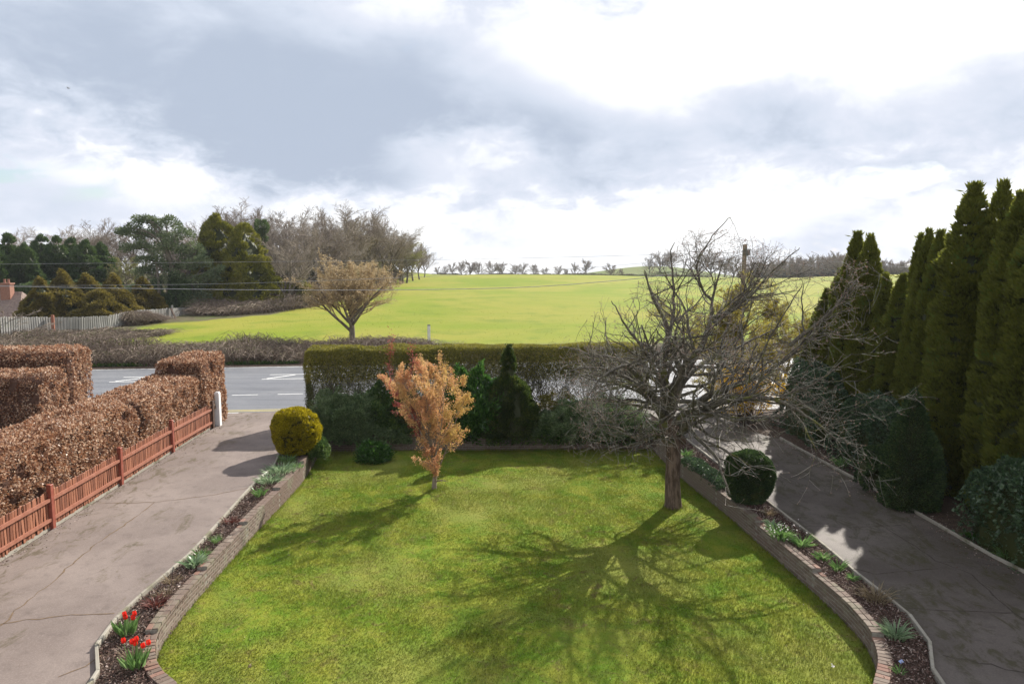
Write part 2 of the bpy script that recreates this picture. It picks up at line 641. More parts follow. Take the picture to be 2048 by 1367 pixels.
def tarmac(name, a, b, moss=None, mossy=0.0, rough=.75, flecks=.3, spec=.35, streak=False, band=None):
    m, nt = new_mat(name)
    P = pos(nt)
    n1, n2, n3 = noise(nt, P, .45, 5, .6, .4), noise(nt, P, 38, 3, .7), noise(nt, P, 3.2, 6, .7)
    c = mixc(nt, smooth(nt, n1, .34, .66), a, b)
    c = mixc(nt, smooth(nt, n2, .45, .8, 0, flecks), c, tuple(v * 1.7 for v in b))
    c = mixc(nt, smooth(nt, n2, .55, .2, 0, flecks * .6), c, tuple(v * .5 for v in a))
    c = mixc(nt, smooth(nt, n3, .48, .74, 0, .55), c, tuple(v * .62 for v in a))
    if streak:
        s1 = noise(nt, nd(nt, 'ShaderNodeMapping', {'Vector': P, 'Rotation': (0, 0, -.12), 'Scale': (.06, 1.4, 1)}).outputs[0], 1.6, 4, .6)
        c = mixc(nt, smooth(nt, s1, .46, .66, 0, .45), c, tuple(v * .6 for v in a))
    if moss is not None:
        st2 = nd(nt, 'ShaderNodeMapping', {'Vector': P, 'Scale': (1.2, .6, 1)}).outputs[0]
        k = mth(nt, 'MULTIPLY', smooth(nt, noise(nt, st2, 1.1, 6, .7, .5), .60 - mossy, .74 - mossy),
                smooth(nt, noise(nt, P, 12, 4, .7), .3, .6))
        c = mixc(nt, mth(nt, 'MULTIPLY', k, .8), c, moss)
        if band:
            bx_ = nd(nt, 'ShaderNodeSeparateXYZ', {0: P}).outputs[0]
            bx_ = mth(nt, 'ADD', bx_, mth(nt, 'MULTIPLY', mth(nt, 'SUBTRACT', noise(nt, P, 1.1, 5, .7), .5), 2.2))
            bm_ = mth(nt, 'MULTIPLY', smooth(nt, bx_, band[0], band[0] + .7), smooth(nt, bx_, band[1], band[1] - .7))
            pk = mth(nt, 'MULTIPLY', smooth(nt, noise(nt, nd(nt, 'ShaderNodeMapping', {'Vector': P, 'Scale': (1.6, .7, 1)}).outputs[0], 2.1, 7, .72, .6), .50, .62), bm_)
            c = mixc(nt, mth(nt, 'MULTIPLY', pk, .75), c, moss)
    finish(nt, c, rough, bump=n2, bstr=.5, bdist=.006, spec=spec)
    return m


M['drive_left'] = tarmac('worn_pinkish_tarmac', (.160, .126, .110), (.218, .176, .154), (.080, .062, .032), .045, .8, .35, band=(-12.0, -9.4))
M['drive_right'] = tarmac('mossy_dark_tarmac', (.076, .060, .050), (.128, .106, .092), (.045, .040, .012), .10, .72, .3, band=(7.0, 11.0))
M['road'] = tarmac('road_asphalt', (.145, .148, .160), (.175, .176, .184), None, 0, .5, .25, .5, True)
M['pavement'] = tarmac('pavement_tarmac', (.15, .14, .14), (.185, .17, .165), None, 0, .65, .25)
M['paint_white'] = plain_mat('road_paint_white', (.72, .72, .70), (.55, .55, .54), 9)
M['paint_yellow'] = plain_mat('road_paint_yellow', (.62, .50, .12), (.45, .37, .12), 9)
M['crack'] = plain_mat('crack_fill', (.18, .12, .07), (.10, .07, .05), 14, .95)
M['crack_dark'] = plain_mat('crack_dark', (.05, .042, .035), (.085, .07, .055), 14, .95)
M['soil'] = plain_mat('garden_soil', (.055, .036, .026), (.095, .066, .046), 7, .95, .9, bdist=.05)
M['edging'] = piece_mat('concrete_edging', [(0, (.27, .245, .20)), (1, (.36, .33, .275))], 14, stain=(.12, .115, .06))
M['brick'] = piece_mat('weathered_brick', [(0, (.13, .090, .070)), (.35, (.175, .137, .108)), (.7, (.155, .108, .086)), (1, (.22, .178, .142))],
                       30, stain=(.17, .155, .105))
M['brick_red'] = piece_mat('red_brick', [(0, (.17, .085, .062)), (1, (.24, .145, .11))], 30, stain=(.17, .14, .10))
M['mortar'] = plain_mat('mortar', (.28, .26, .22), (.19, .17, .14), 20, .95)
M['fence_slat'] = piece_mat('stained_slat', [(0, (.16, .060, .034)), (.6, (.25, .098, .055)), (1, (.33, .14, .08))], 14, rough=.6, bstr=.3)
M['fence_rail'] = plain_mat('stained_rail', (.26, .10, .062), (.34, .15, .10), 8, .5)
M['fence_post'] = plain_mat('stained_post', (.225, .060, .038), (.29, .085, .055), 8, .5)
M['dark_wood'] = plain_mat('dark_wood', (.06, .035, .025), (.10, .06, .04), 8)
M['white_paint'] = plain_mat('white_paint', (.74, .73, .72), (.62, .61, .60), 6, .6)
M['grey_board'] = leaf_mat('grey_fence_board', [(0, (.20, .195, .185)), (.5, (.30, .29, .27)), (1, (.40, .39, .37))], None, .8, .5, .7)
M['chip'] = leaf_mat('bark_chip', [(0, (.050, .026, .020)), (.5, (.115, .065, .050)), (.78, (.22, .145, .115)), (1, (.60, .50, .44))], None, .75, .1)
M['metal'] = plain_mat('dull_metal', (.10, .10, .095), (.16, .16, .15), 12, .5)
M['wire'] = plain_mat('wire', (.22, .22, .22), (.35, .35, .35), 3, .4, spec=.6)
M['pole_wood'] = bark_mat('pole_wood', (.15, .125, .075), (.23, .19, .115), 8)
M['roof_tile'] = plain_mat('old_roof_tile', (.16, .115, .095), (.26, .19, .16), 5, .85, .8, bdist=.05)
M['far_brick'] = plain_mat('far_brick', (.26, .12, .08), (.33, .17, .12), 8)
M['render'] = plain_mat('pale_render', (.45, .42, .38), (.55, .52, .47), 3)
M['glass'] = plain_mat('window_glass', (.02, .025, .03), (.03, .03, .035), 3, .08, .0, spec=.5)

M['beech'] = leaf_mat('beech_winter_leaf', [(0, (.11, .042, .020)), (.3, (.29, .13, .066)), (.65, (.50, .30, .18)), (1, (.86, .70, .54))], .38, .42, .15, .9, .5)  # palest leaf tone puts highlights into the colour
M['beech_twig'] = plain_mat('beech_twig', (.07, .035, .022), (.12, .06, .04), 9)
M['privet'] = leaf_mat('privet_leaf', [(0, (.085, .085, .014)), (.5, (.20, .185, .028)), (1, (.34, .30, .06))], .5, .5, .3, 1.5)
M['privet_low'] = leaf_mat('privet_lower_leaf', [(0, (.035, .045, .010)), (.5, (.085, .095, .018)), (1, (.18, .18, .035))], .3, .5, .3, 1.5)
M['twig_dark'] = bark_mat('dark_twig', (.050, .038, .028), (.10, .078, .060), 10)
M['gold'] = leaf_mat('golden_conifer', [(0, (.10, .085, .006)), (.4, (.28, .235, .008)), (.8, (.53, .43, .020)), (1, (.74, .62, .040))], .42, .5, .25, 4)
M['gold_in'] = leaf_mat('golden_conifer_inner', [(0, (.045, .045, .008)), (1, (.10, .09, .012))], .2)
M['juniper'] = leaf_mat('juniper_blue', [(0, (.045, .080, .030)), (.5, (.125, .185, .075)), (1, (.27, .34, .16))], .35, .55, .4, 3)
M['juniper_g'] = leaf_mat('juniper_green', [(0, (.025, .058, .018)), (.6, (.080, .140, .034)), (1, (.19, .25, .06))], .4, .55, .4, 3)
M['laurel'] = leaf_mat('laurel_leaf', [(0, (.022, .065, .012)), (.6, (.055, .14, .022)), (1, (.13, .26, .05))], .45, .22, .2, 2, .6)
M['cone_dark'] = leaf_mat('dark_conifer', [(0, (.022, .046, .012)), (.6, (.065, .095, .020)), (1, (.16, .18, .03))], .4, .6, .4, 2.5)
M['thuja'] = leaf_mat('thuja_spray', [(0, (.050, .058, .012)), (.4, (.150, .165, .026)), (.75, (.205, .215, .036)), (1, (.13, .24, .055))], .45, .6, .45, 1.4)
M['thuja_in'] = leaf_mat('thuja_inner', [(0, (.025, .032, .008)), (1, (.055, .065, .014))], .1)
M['yew'] = leaf_mat('yew_spray', [(0, (.022, .046, .018)), (.6, (.062, .105, .036)), (1, (.14, .19, .06))], .35, .5, .3, 3)
M['ivy'] = leaf_mat('ivy_leaf', [(0, (.025, .055, .026)), (.6, (.065, .115, .050)), (1, (.13, .19, .09))], .3, .28, .2, 3, .55)
M['acer'] = leaf_mat('acer_leaf', [(0, (.44, .16, .085)), (.25, (.60, .30, .15)), (.6, (.68, .43, .20)), (1, (.68, .52, .20))], .5, .5, .55, 1.1)
M['acer_yellow'] = leaf_mat('acer_yellow_leaf', [(0, (.46, .25, .075)), (.5, (.58, .38, .11)), (1, (.60, .45, .15))], .45)
M['acer_red'] = leaf_mat('acer_red_leaf', [(0, (.26, .045, .050)), (1, (.42, .13, .10))], .45)
M['acer_bark'] = bark_mat('acer_bark', (.17, .13, .10), (.27, .22, .17), 8)
M['apple_bark'] = bark_mat('apple_bark', (.062, .054, .042), (.160, .142, .112), 5, 1.0, c=(.125, .125, .035))
M['apple_trunk'] = bark_mat('apple_trunk_bark', (.065, .043, .032), (.175, .125, .095), 4, 1.0)
M['apple_twig'] = bark_mat('apple_twig', (.20, .185, .15), (.36, .335, .285), 10, .4, .5)
M['bud'] = leaf_mat('pink_bud', [(0, (.22, .14, .10)), (1, (.42, .26, .20))], .2)
M['bare_bark'] = bark_mat('bare_tree_bark', (.115, .095, .075), (.20, .17, .135), 2)
M['bare_twig'] = bark_mat('bare_tree_twig', (.235, .195, .155), (.33, .28, .23), 2)
M['catkin_twig'] = leaf_mat('golden_twig', [(0, (.36, .27, .15)), (1, (.60, .47, .28))], .3)
M['bramble_stem'] = leaf_mat('bramble_stem', [(0, (.095, .066, .050)), (.6, (.19, .140, .105)), (1, (.33, .27, .19))], None, .7, .3, .3)
M['bramble_leaf'] = leaf_mat('bramble_leaf', [(0, (.060, .075, .028)), (.6, (.115, .125, .045)), (1, (.20, .19, .075))], .3, .6, .4, .4)
M['olive_conifer'] = leaf_mat('olive_conifer', [(0, (.070, .060, .012)), (.5, (.18, .145, .028)), (1, (.34, .27, .065))], .3, .6, .4, .8)
M['cypress'] = leaf_mat('far_cypress', [(0, (.025, .048, .018)), (.5, (.075, .120, .040)), (1, (.15, .21, .065))], .3, .6, .5, .35)
M['leylandii'] = leaf_mat('golden_leylandii', [(0, (.055, .066, .010)), (.5, (.19, .19, .022)), (1, (.36, .33, .05))], .3, .6, .5, .4)
M['pine'] = leaf_mat('pine_needles', [(0, (.055, .085, .040)), (.5, (.14, .18, .085)), (1, (.25, .29, .15))], .3, .6, .4, .5)
M['spring'] = leaf_mat('spring_bud_leaf', [(0, (.16, .16, .05)), (1, (.30, .30, .10))], .4)
M['willow'] = leaf_mat('yellow_catkin', [(0, (.22, .18, .02)), (.5, (.36, .30, .04)), (1, (.46, .41, .09))], .4)
M['forsythia'] = leaf_mat('forsythia_flower', [(0, (.55, .30, .002)), (.5, (.75, .46, .004)), (1, (.85, .62, .02))], .45)
M['scrub'] = leaf_mat('far_scrub', [(0, (.11, .105, .065)), (1, (.20, .185, .12))], .3)
M['bulb_leaf'] = leaf_mat('bulb_leaf', [(0, (.085, .17, .045)), (.6, (.16, .28, .08)), (1, (.32, .42, .20))], .4, .35)
M['glaucous'] = leaf_mat('grey_green_leaf', [(0, (.11, .20, .085)), (1, (.36, .45, .27))], .35, .35)
M['tulip'] = leaf_mat('tulip_petal', [(0, (.72, .010, .006)), (1, (.85, .05, .02))], .35, .4)
M['red_stem'] = leaf_mat('red_shoot', [(0, (.10, .030, .025)), (1, (.20, .07, .05))], .3)
M['dry_leaf'] = leaf_mat('dry_leaf', [(0, (.16, .12, .07)), (1, (.36, .28, .17))], .3)
M['white_petal'] = leaf_mat('white_petal', [(0, (.7, .62, .62)), (1, (.8, .78, .76))], .3)
M['moss'] = leaf_mat('drive_moss', [(0, (.060, .045, .022)), (.6, (.085, .072, .025)), (1, (.11, .105, .03))], None, .95)

# ------------------------------------------------------------------ terrain, road, markings
xs = np.unique(np.concatenate([np.linspace(-60, 110, 120), np.linspace(-700, -60, 30), np.linspace(110, 700, 30)]))
ss = np.unique(np.concatenate([np.linspace(0, 30, 26), np.linspace(30, 200, 90), np.linspace(200, 520, 60), np.linspace(520, 900, 12)]))
X, S_ = np.meshgrid(xs, ss)
Y = ROAD_FAR + .9 + ROAD_K * np.clip(X, -150, 150) + S_
Z = terrain(X, Y)
Z[0] -= 0.02
V = np.stack([X, Y, Z], -1).reshape(-1, 3)
ix = np.arange(X.size).reshape(X.shape)
F = np.stack([ix[:-1, :-1], ix[:-1, 1:], ix[1:, 1:], ix[1:, :-1]], -1).reshape(-1, 4)
link('field', mesh('field', (V, F), M['field'], True))['kind'] = 'structure'
# the base ground under the garden and out to both sides
V = [(-700, -60, -1.6), (700, -60, -1.6), (700, 60, -1.6), (-700, 60, -1.6)]
link('ground', mesh('ground', (V, [[0, 1, 2, 3]]), M['soil']))['kind'] = 'structure'


def road_strip(a0, a1, x0=-150, x1=150, off=0.0):
    return [(x0, a0 + ROAD_K * x0), (x1, a0 + ROAD_K * x1), (x1, a1 + ROAD_K * x1), (x0, a1 + ROAD_K * x0)]


flatz = lambda y: y * 0.0
road = sheet('road', road_strip(ROAD_NEAR - .3, ROAD_FAR), flatz, 0.0, M['road'], cuts=(35,))
verge = sheet('verge', road_strip(ROAD_FAR, ROAD_FAR + 1.4), flatz, -.004, M['soil'], cuts=(35,))


def paint(name, segs, w, mat, cat_label=None):
    """one flat painted line, 4 mm above the asphalt; segs in (x, offset across the road)"""
    (xa, oa), (xb, ob) = segs
    p, q = np.array([xa, oa + ROAD_K * xa]), np.array([xb, ob + ROAD_K * xb])
    t = (q - p) / np.linalg.norm(q - p)
    s = np.array([-t[1], t[0]]) * w / 2
    n = max(2, int(np.linalg.norm(q - p) / .4))
    pts = [p + (q - p) * i / n for i in range(n + 1)]
    V = [(*(a + s * k * (1 + RNG.normal(0, .05))), .004) for a in pts for k in (-1, 1)]
    F = [[2 * i, 2 * i + 2, 2 * i + 3, 2 * i + 1] for i in range(n)]
    o = link(name, mesh(name, (V, F), mat), road)
    return o


# hatched strip in the middle: short broken edges and slanting bars
period = 7.6
for k in range(-6, 9):
    x0 = -13.4 + k * period
    if abs(x0) > 60:
        continue
    paint('edge_marking', ((x0, ISLE_FAR), (x0 + 4.4, ISLE_FAR)), .13, M['paint_white'])
    paint('edge_marking', ((x0 + .1, ISLE_NEAR), (x0 + 2.7 + 1.6, ISLE_NEAR)), .13, M['paint_white'])
    paint('hatch_bar', ((x0 + .3, ISLE_NEAR + .2), (x0 + 1.4, ISLE_FAR - .15)), .17, M['paint_white'])
for k in range(-16, 20):
    x0 = -13.05 + k * 2.05
    paint('lay_by_dash', ((x0, ROAD_DASH), (x0 + 1.15, ROAD_DASH)), .11, M['paint_white'])
paint('edge_line', ((-80, ROAD_FAR - .25), (80, ROAD_FAR - .25)), .1, M['paint_white'])
for o in (0.0, .26):
    paint('yellow_line', ((-60, ROAD_NEAR + o), (60, ROAD_NEAR + o)), .085, M['paint_yellow'])
pave = sheet('pavement', road_strip(ROAD_NEAR - 2.2, ROAD_NEAR - .3), flatz, .012, M['pavement'], cuts=(26,))
paint('edge_marking', ((-12.4, ROAD_NEAR - .35), (-11.2, ROAD_NEAR - .35)), .09, M['paint_white']).location.z = .014

# ------------------------------------------------------------------ garden ground
wall_left = [hit(*p, off=.08) for p in [(642, 866), (603, 928), (512, 1024), (387, 1162), (325, 1240), (311, 1275), (312, 1309), (328, 1337), (359, 1367)]]
wall_right = [hit(*p, off=.08) for p in [(1303, 862), (1362, 918), (1453, 990), (1524, 1051), (1595, 1112), (1680, 1187), (1717, 1227),
                                         (1739, 1256), (1752, 1285), (1756, 1320), (1745, 1367)]]
near_y = 7.5
wl = [p[:2] for p in wall_left] + [np.array([wall_left[-1][0] + .45, wall_left[-1][1] - .8])]
wr = [p[:2] for p in wall_right] + [np.array([wall_right[-1][0] - .5, wall_right[-1][1] - .9])]
BACK_L, BACK_R = wl[0], wr[0]
lawn_poly = wl + wr[::-1]
lawn = sheet('lawn', [tuple(p) for p in lawn_poly], lawn_z, 0, M['lawn'], extra_step=.5, both=True)
me = lawn.data
for v in me.vertices:
    v.co.z += .03 * (vnoise(np.array([[v.co.x, v.co.y, 0]]), .8)[0] - .5)

kerb_left = [hit(*p) for p in [(560, 905), (544, 940), (512, 965), (450, 1034), (375, 1115), (312, 1168), (244, 1227), (219, 1262), (190, 1302), (190, 1367)]]
kerb_right = [hit(*p) for p in [(1300, 828), (1400, 902), (1530, 1002), (1583, 1043), (1658, 1102), (1705, 1143), (1777, 1199), (1808, 1221),
                                (1845, 1271), (1864, 1299), (1874, 1367)]]
kerb_far = [hit(*p) for p in [(1560, 878), (1674, 940), (1767, 990), (1839, 1031), (1986, 1115), (2048, 1146), (2130, 1192)]]
fa, fb = hit(105, 1056), hit(425, 856)
fdir = (fb - fa)[:2] / np.linalg.norm((fb - fa)[:2])


def fence_xy(y):
    return fa[:2] + fdir * (y - fa[1]) / fdir[1]


kl = [p[:2] for p in kerb_left] + [np.array([kerb_left[-1][0] + .1, 6.0])]
kr = [p[:2] for p in kerb_right] + [np.array([kerb_right[-1][0] - .1, 6.0])]
kf = [p[:2] for p in kerb_far] + [np.array([kerb_far[-1][0], 6.0])]
yy = lambda x: ROAD_NEAR - .3 + ROAD_K * x
# soil everywhere round the sunken lawn
sheet('soil', [(-60, 6), *[tuple(p) for p in [fence_xy(6)]], *[tuple(p + np.array([.0, 0])) for p in reversed(wl)],
               (BACK_L[0], 28.0), (-60, 23)], drive_z, -.02, M['soil'])
sheet('soil', [tuple(BACK_L), tuple(BACK_R), (BACK_R[0], 30.4), (BACK_L[0], 27.9)], drive_z, -.022, M['soil'])
sheet('soil', [(60, 6), (60, 36.0), (BACK_R[0], 30.4), *[tuple(p) for p in wr], (wr[-1][0], 6)], drive_z, -.024, M['soil'])
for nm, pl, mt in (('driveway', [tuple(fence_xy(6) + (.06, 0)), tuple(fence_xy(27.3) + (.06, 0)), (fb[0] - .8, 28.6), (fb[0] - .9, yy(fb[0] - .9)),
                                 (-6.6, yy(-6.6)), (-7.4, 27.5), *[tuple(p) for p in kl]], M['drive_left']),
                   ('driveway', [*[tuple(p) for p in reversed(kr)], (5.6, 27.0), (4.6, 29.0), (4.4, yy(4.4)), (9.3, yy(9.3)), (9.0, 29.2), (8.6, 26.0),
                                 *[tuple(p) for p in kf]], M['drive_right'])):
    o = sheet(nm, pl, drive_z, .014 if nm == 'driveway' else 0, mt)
    if mt is M['drive_left']:
        drive_l = o
    else:
        drive_r = o


def crack(pts, w, mat, parent):
    P = resample([hit(*p)[:2] for p in pts], .18)
    P = P + RNG.normal(0, .018, P.shape)
    T = unit(np.gradient(P, axis=0))
    Nn = np.stack([-T[:, 1], T[:, 0]], 1)
    ww = w * RNG.uniform(.4, 1.5, len(P))[:, None] / 2
    A, B = P - Nn * ww, P + Nn * ww
    V = np.stack([A, B], 1).reshape(-1, 2)
    V = np.concatenate([V, (drive_z(V[:, 1]) + .018)[:, None]], 1)
    F = [[2 * i, 2 * i + 2, 2 * i + 3, 2 * i + 1] for i in range(len(P) - 1)]
    link('crack', mesh('crack', (V, F), mat), parent)


for pts, w in (([(-20, 1262), (0, 1250), (60, 1200), (100, 1170), (130, 1140), (190, 1090), (250, 1050), (310, 1005)], .03),
               ([(-40, 1250), (0, 1248), (60, 1240), (130, 1232), (225, 1228)], .028),
               ([(200, 1007), (310, 1005), (430, 990), (500, 975)], .022),
               ([(120, 1352), (180, 1330), (200, 1310)], .02)):
    crack(pts, w, M['crack'], drive_l)
for pts, w in (([(1608, 1052), (1700, 1055), (1811, 1050)], .02), ([(1690, 1134), (1752, 1149), (1814, 1143), (1876, 1137)], .035),
               ([(1814, 1215), (1895, 1221), (1970, 1224), (2030, 1228)], .035), ([(1886, 1312), (1980, 1330), (2060, 1350)], .03),
               ([(1739, 1040), (1770, 1055), (1876, 1124), (1939, 1146), (2002, 1205), (2070, 1260)], .03),
               ([(1876, 1124), (1930, 1126), (2010, 1132)], .02)):
    crack(pts, w, M['crack_dark'], drive_r)

# ------------------------------------------------------------------ edging stones
stone = [bevelled_box('edging_stone', (.86, .055, .15), M['edging'], .008, .004, s) for s in range(3)]


def edging(pts, label):
    P = resample([p[:2] for p in pts], .9)
    c = P[len(P) // 2]
    t = thing('stone_edging', label, 'edging', (c[0], c[1], float(drive_z(c[1]))))
    for a, b in zip(P[:-1], P[1:]):
        m_ = (a + b) / 2
        o = link('edging_stone', stone[random.randrange(3)], t)
        ln = np.linalg.norm(b - a)
        o.scale = (ln / .865, 1, 1)
        o.location = (m_[0] - c[0], m_[1] - c[1], float(drive_z(m_[1])) + .005 + random.uniform(-.006, .006) - t.location.z)
        o.rotation_euler = (random.uniform(-.05, .05), -math.atan(.03 * (b - a)[1] / ln), math.atan2(*(b - a)[::-1]))


def smooth_path(pts, sub=5):
    P, _ = poly_tube([list(p) + [0] * (3 - len(p)) for p in pts], np.zeros(len(pts)), sub=sub)
    return P[:, :2]


edging(smooth_path(kl[:-1] + [kl[-2] + np.array([.05, -1.5])]), 'pale stone edging between the wide pinkish drive and the tulip bed')
edging(smooth_path(kr[:-1] + [kr[-2] + np.array([-.05, -1.5])]), 'stone edging between the bark mulch bed and the shaded mossy drive')
edging(smooth_path(kf[:-1]), 'stone edging along the foot of the tall conifers and ivy')

# ------------------------------------------------------------------ brick walls round the lawn
bricks_std = [bevelled_box('brick', (.213, .100, .063), M['brick'], .006, .003, s) for s in range(5)]
bricks_red = [bevelled_box('brick', (.213, .100, .063), M['brick_red'], .006, .003, s + 9) for s in range(2)]


def brick_wall(path, label, side, top=.09, curve_from=None, limit=300, zbot=None):
    """path along the lawn face; side = +1 when the bed lies to the left of the path direction"""
    P = resample(path, .2245)
    c = P[0]
    t = thing('brick_wall', label, 'wall', (c[0], c[1], float(lawn_z(c[1]))))
    items, core = [], []
    step_top = []
    last = None
    for i in range(len(P) - 1):
        y = (P[i, 1] + P[i + 1, 1]) / 2
        want = float(drive_z(y)) + top
        q = math.floor(want / .075) * .075
        if last is None or abs(q - last) > .06:
            last = q
        step_top.append(last)
    for i in range(len(P) - 1):
        a, b = P[i], P[i + 1]
        d = b - a
        ln = np.linalg.norm(d)
        d = d / ln
        nrm = np.array([-d[1], d[0]]) * side
        m_ = (a + b) / 2
        zb, zt = float(lawn_z(m_[1])) - .06, step_top[i]
        rz = math.atan2(d[1], d[0])
        n = int(round((zt - zb) / .075))
        header = curve_from is not None and i >= curve_from
        for k in range(n):
            z = zt - .0375 - k * .075
            sh = d * ((k % 2) * .112)
            if k == 0 and header:
                for h in (-.055, .055):
                    items.append((m_ + d * h + nrm * .107, z, rz + math.pi / 2, bricks_red if random.random() < .35 else bricks_std, ln / .23))
                continue
            items.append((m_ + nrm * .05 + sh, z, rz, bricks_std, 1))
            if k == 0:
                ends = (i > 0 and step_top[i - 1] > step_top[i] + .05) or (i + 1 < len(step_top) and step_top[i + 1] < step_top[i] - .05)
                items.append((m_ + nrm * .16, z, rz, bricks_red if ends else bricks_std, 1))
        bV, bF = box((m_[0] + nrm[0] * .105, m_[1] + nrm[1] * .105, (zb + zt) / 2 - .012), (ln + .01, .195, zt - zb - .02), rz)
        core.append((bV, bF))
    items.sort(key=lambda it: it[0][1] ** 2 + it[0][0] ** 2)
    L0 = np.array(t.location)
    for (xy, z, rz, pool, sc_) in items[:limit]:
        o = link('brick', pool[random.randrange(len(pool))], t)
        o.location = (xy[0] - L0[0], xy[1] - L0[1], z - L0[2])
        o.rotation_euler = (random.uniform(-.015, .015), random.uniform(-.015, .015), rz + random.uniform(-.02, .02))
        o.scale = (1, min(sc_, 1.1), 1)
    rest = [box((xy[0], xy[1], z), (.213, .1, .063), rz, .002) for (xy, z, rz, pool, sc_) in items[limit:]]
    if rest:
        part('brick', rest, M['brick'], t, kind='stuff')
    part('mortar', core, M['mortar'], t)
    return t


P_l = smooth_path(wl)
P_r = smooth_path(wr)
nl = len(resample(P_l, .2245))
brick_wall(P_l, 'stepped brick wall holding the tulip bed on the driveway side of the lawn', -1, curve_from=nl - 13)
nr = len(resample(P_r, .2245))
brick_wall(P_r, 'stepped brick wall below the topiary bush beside the shaded mossy drive', 1, curve_from=nr - 14)
brick_wall([BACK_L + (.1, .1), BACK_R + (-.1, .1)], 'low shaded brick wall under the shrubs at the far end of the lawn', 1, top=.05)

# ------------------------------------------------------------------ grass
n = 330000
lp = np.array(lawn_poly)
Q = RNG.uniform(lp.min(0), lp.max(0), (n, 2))
w = RNG.random(n) < np.clip(26.0 / (Q[:, 1] + 1) - .45 + .5, .35, 1)
Q = Q[w & inside(Q, lawn_poly)]
Q = np.concatenate([Q, lawn_z(Q[:, 1])[:, None]], 1)
dens = vnoise(Q, 1.5)
hgt = RNG.uniform(.018, .042, len(Q)) * (.6 + .9 * dens)
wd = RNG.uniform(.004, .009, len(Q)) * 1.3
ang = RNG.uniform(0, 6.283, len(Q))
lean = RNG.normal(0, .5, (len(Q), 2)) * hgt[:, None]
sx_, sy_ = np.cos(ang) * wd, np.sin(ang) * wd
V = np.stack([Q - np.stack([sx_, sy_, sx_ * 0], 1), Q + np.stack([sx_, sy_, sx_ * 0], 1),
              Q + np.concatenate([lean, hgt[:, None] * 1.0], 1)], 1).reshape(-1, 3)
o = link('grass', mesh('grass', (V, np.arange(len(V)).reshape(-1, 3), RNG.random(len(Q))), M['blade']))
tag(o, 'short mown grass blades covering the lawn', 'grass', kind='stuff')
# longer uncut grass at the wall feet and round the trunks
rim = []
for P in (P_l, P_r, np.array([BACK_L, BACK_R])):
    R_ = resample(P, .02)
    for _ in range(3):
        rim.append(R_ + RNG.normal(0, .07, R_.shape))
for c_ in (hit(1345, 1013, lawn_z), hit(868, 978, lawn_z)):
    rim.append(c_[:2] + unit(RNG.normal(size=(700, 2))) * RNG.uniform(.12, .42, (700, 1)))
R_ = np.concatenate(rim)
R_ = R_[inside(R_, lawn_poly)]
R_ = np.concatenate([R_, lawn_z(R_[:, 1])[:, None]], 1)
D = RNG.normal(0, .35, R_.shape) + (0, 0, 1)
o = link('grass', mesh('grass', cards(R_, D, RNG.uniform(.05, .12, len(R_)), .012), M['blade']))
tag(o, 'longer uncut grass fringing the wall feet and the tree trunks', 'grass', kind='stuff')

Q = RNG.uniform(lp.min(0), lp.max(0), (500, 2))
Q = Q[inside(Q, lawn_poly)]
Q = np.concatenate([Q, lawn_z(Q[:, 1])[:, None] + .03], 1)
o = link('fallen_leaves', mesh('fallen_leaves', cards(Q, RNG.normal(size=Q.shape) * (1, 1, .3), RNG.uniform(.02, .045, len(Q)), .02), M['dry_leaf']))
tag(o, 'small dry leaves scattered over the lawn', 'leaves', kind='stuff')

# ------------------------------------------------------------------ bark mulch
def chips(poly, n, label):
    poly = np.array([p[:2] for p in poly])
    Q = RNG.uniform(poly.min(0), poly.max(0), (n, 2))
    Q = Q[inside(Q, [tuple(p) for p in poly])]
    Q = np.concatenate([Q, (drive_z(Q[:, 1]) + RNG.uniform(.0, .045, len(Q)))[:, None]], 1)
    D = RNG.normal(size=Q.shape) * (1, 1, .35)
    o = link('bark_mulch', mesh('bark_mulch', cards(Q, D, RNG.uniform(.025, .085, len(Q)), RNG.uniform(.012, .030, len(Q)), .4), M['chip']))
    tag(o, label, 'bark mulch', kind='stuff')


bed_l = [p for p in wl] + [p for p in reversed(kl[:-1])]
off_l = [np.array(p) - np.array([.2, -.05]) for p in wl]
chips(off_l + list(reversed([np.array(p) + (.05, 0) for p in kl[:-1]])), 52000, 'dark bark mulch covering the long bed beside the pinkish drive')
off_r = [np.array(p) + np.array([.2, .05]) for p in wr]
chips(off_r + list(reversed([np.array(p) - (.05, 0) for p in kr[:-1]])), 60000, 'bark mulch in the narrow bed beside the shaded drive')
# leaf litter on the drive edges
for (pl, off_, n_, lab) in ((kf, (.15, 0), 5000, 'brown leaf litter along the conifer edge of the shaded drive'),
                            ([fence_xy(y) for y in np.linspace(8, 27, 12)], (.12, 0), 900, 'dry debris along the foot of the reddish fence')):
    R_ = resample(pl, .01)
    R_ = R_[RNG.integers(0, len(R_), n_)] + np.array(off_) * RNG.normal(1, 1.3 if n_ < 4000 else 2.5, (n_, 1))
    R_ = np.concatenate([R_, (drive_z(R_[:, 1]) + .022)[:, None]], 1)
    o = link('leaf_litter', mesh('leaf_litter', cards(R_, RNG.normal(size=R_.shape) * (1, 1, .2), .035, .02), M['chip']))
    tag(o, lab, 'leaf litter', kind='stuff')

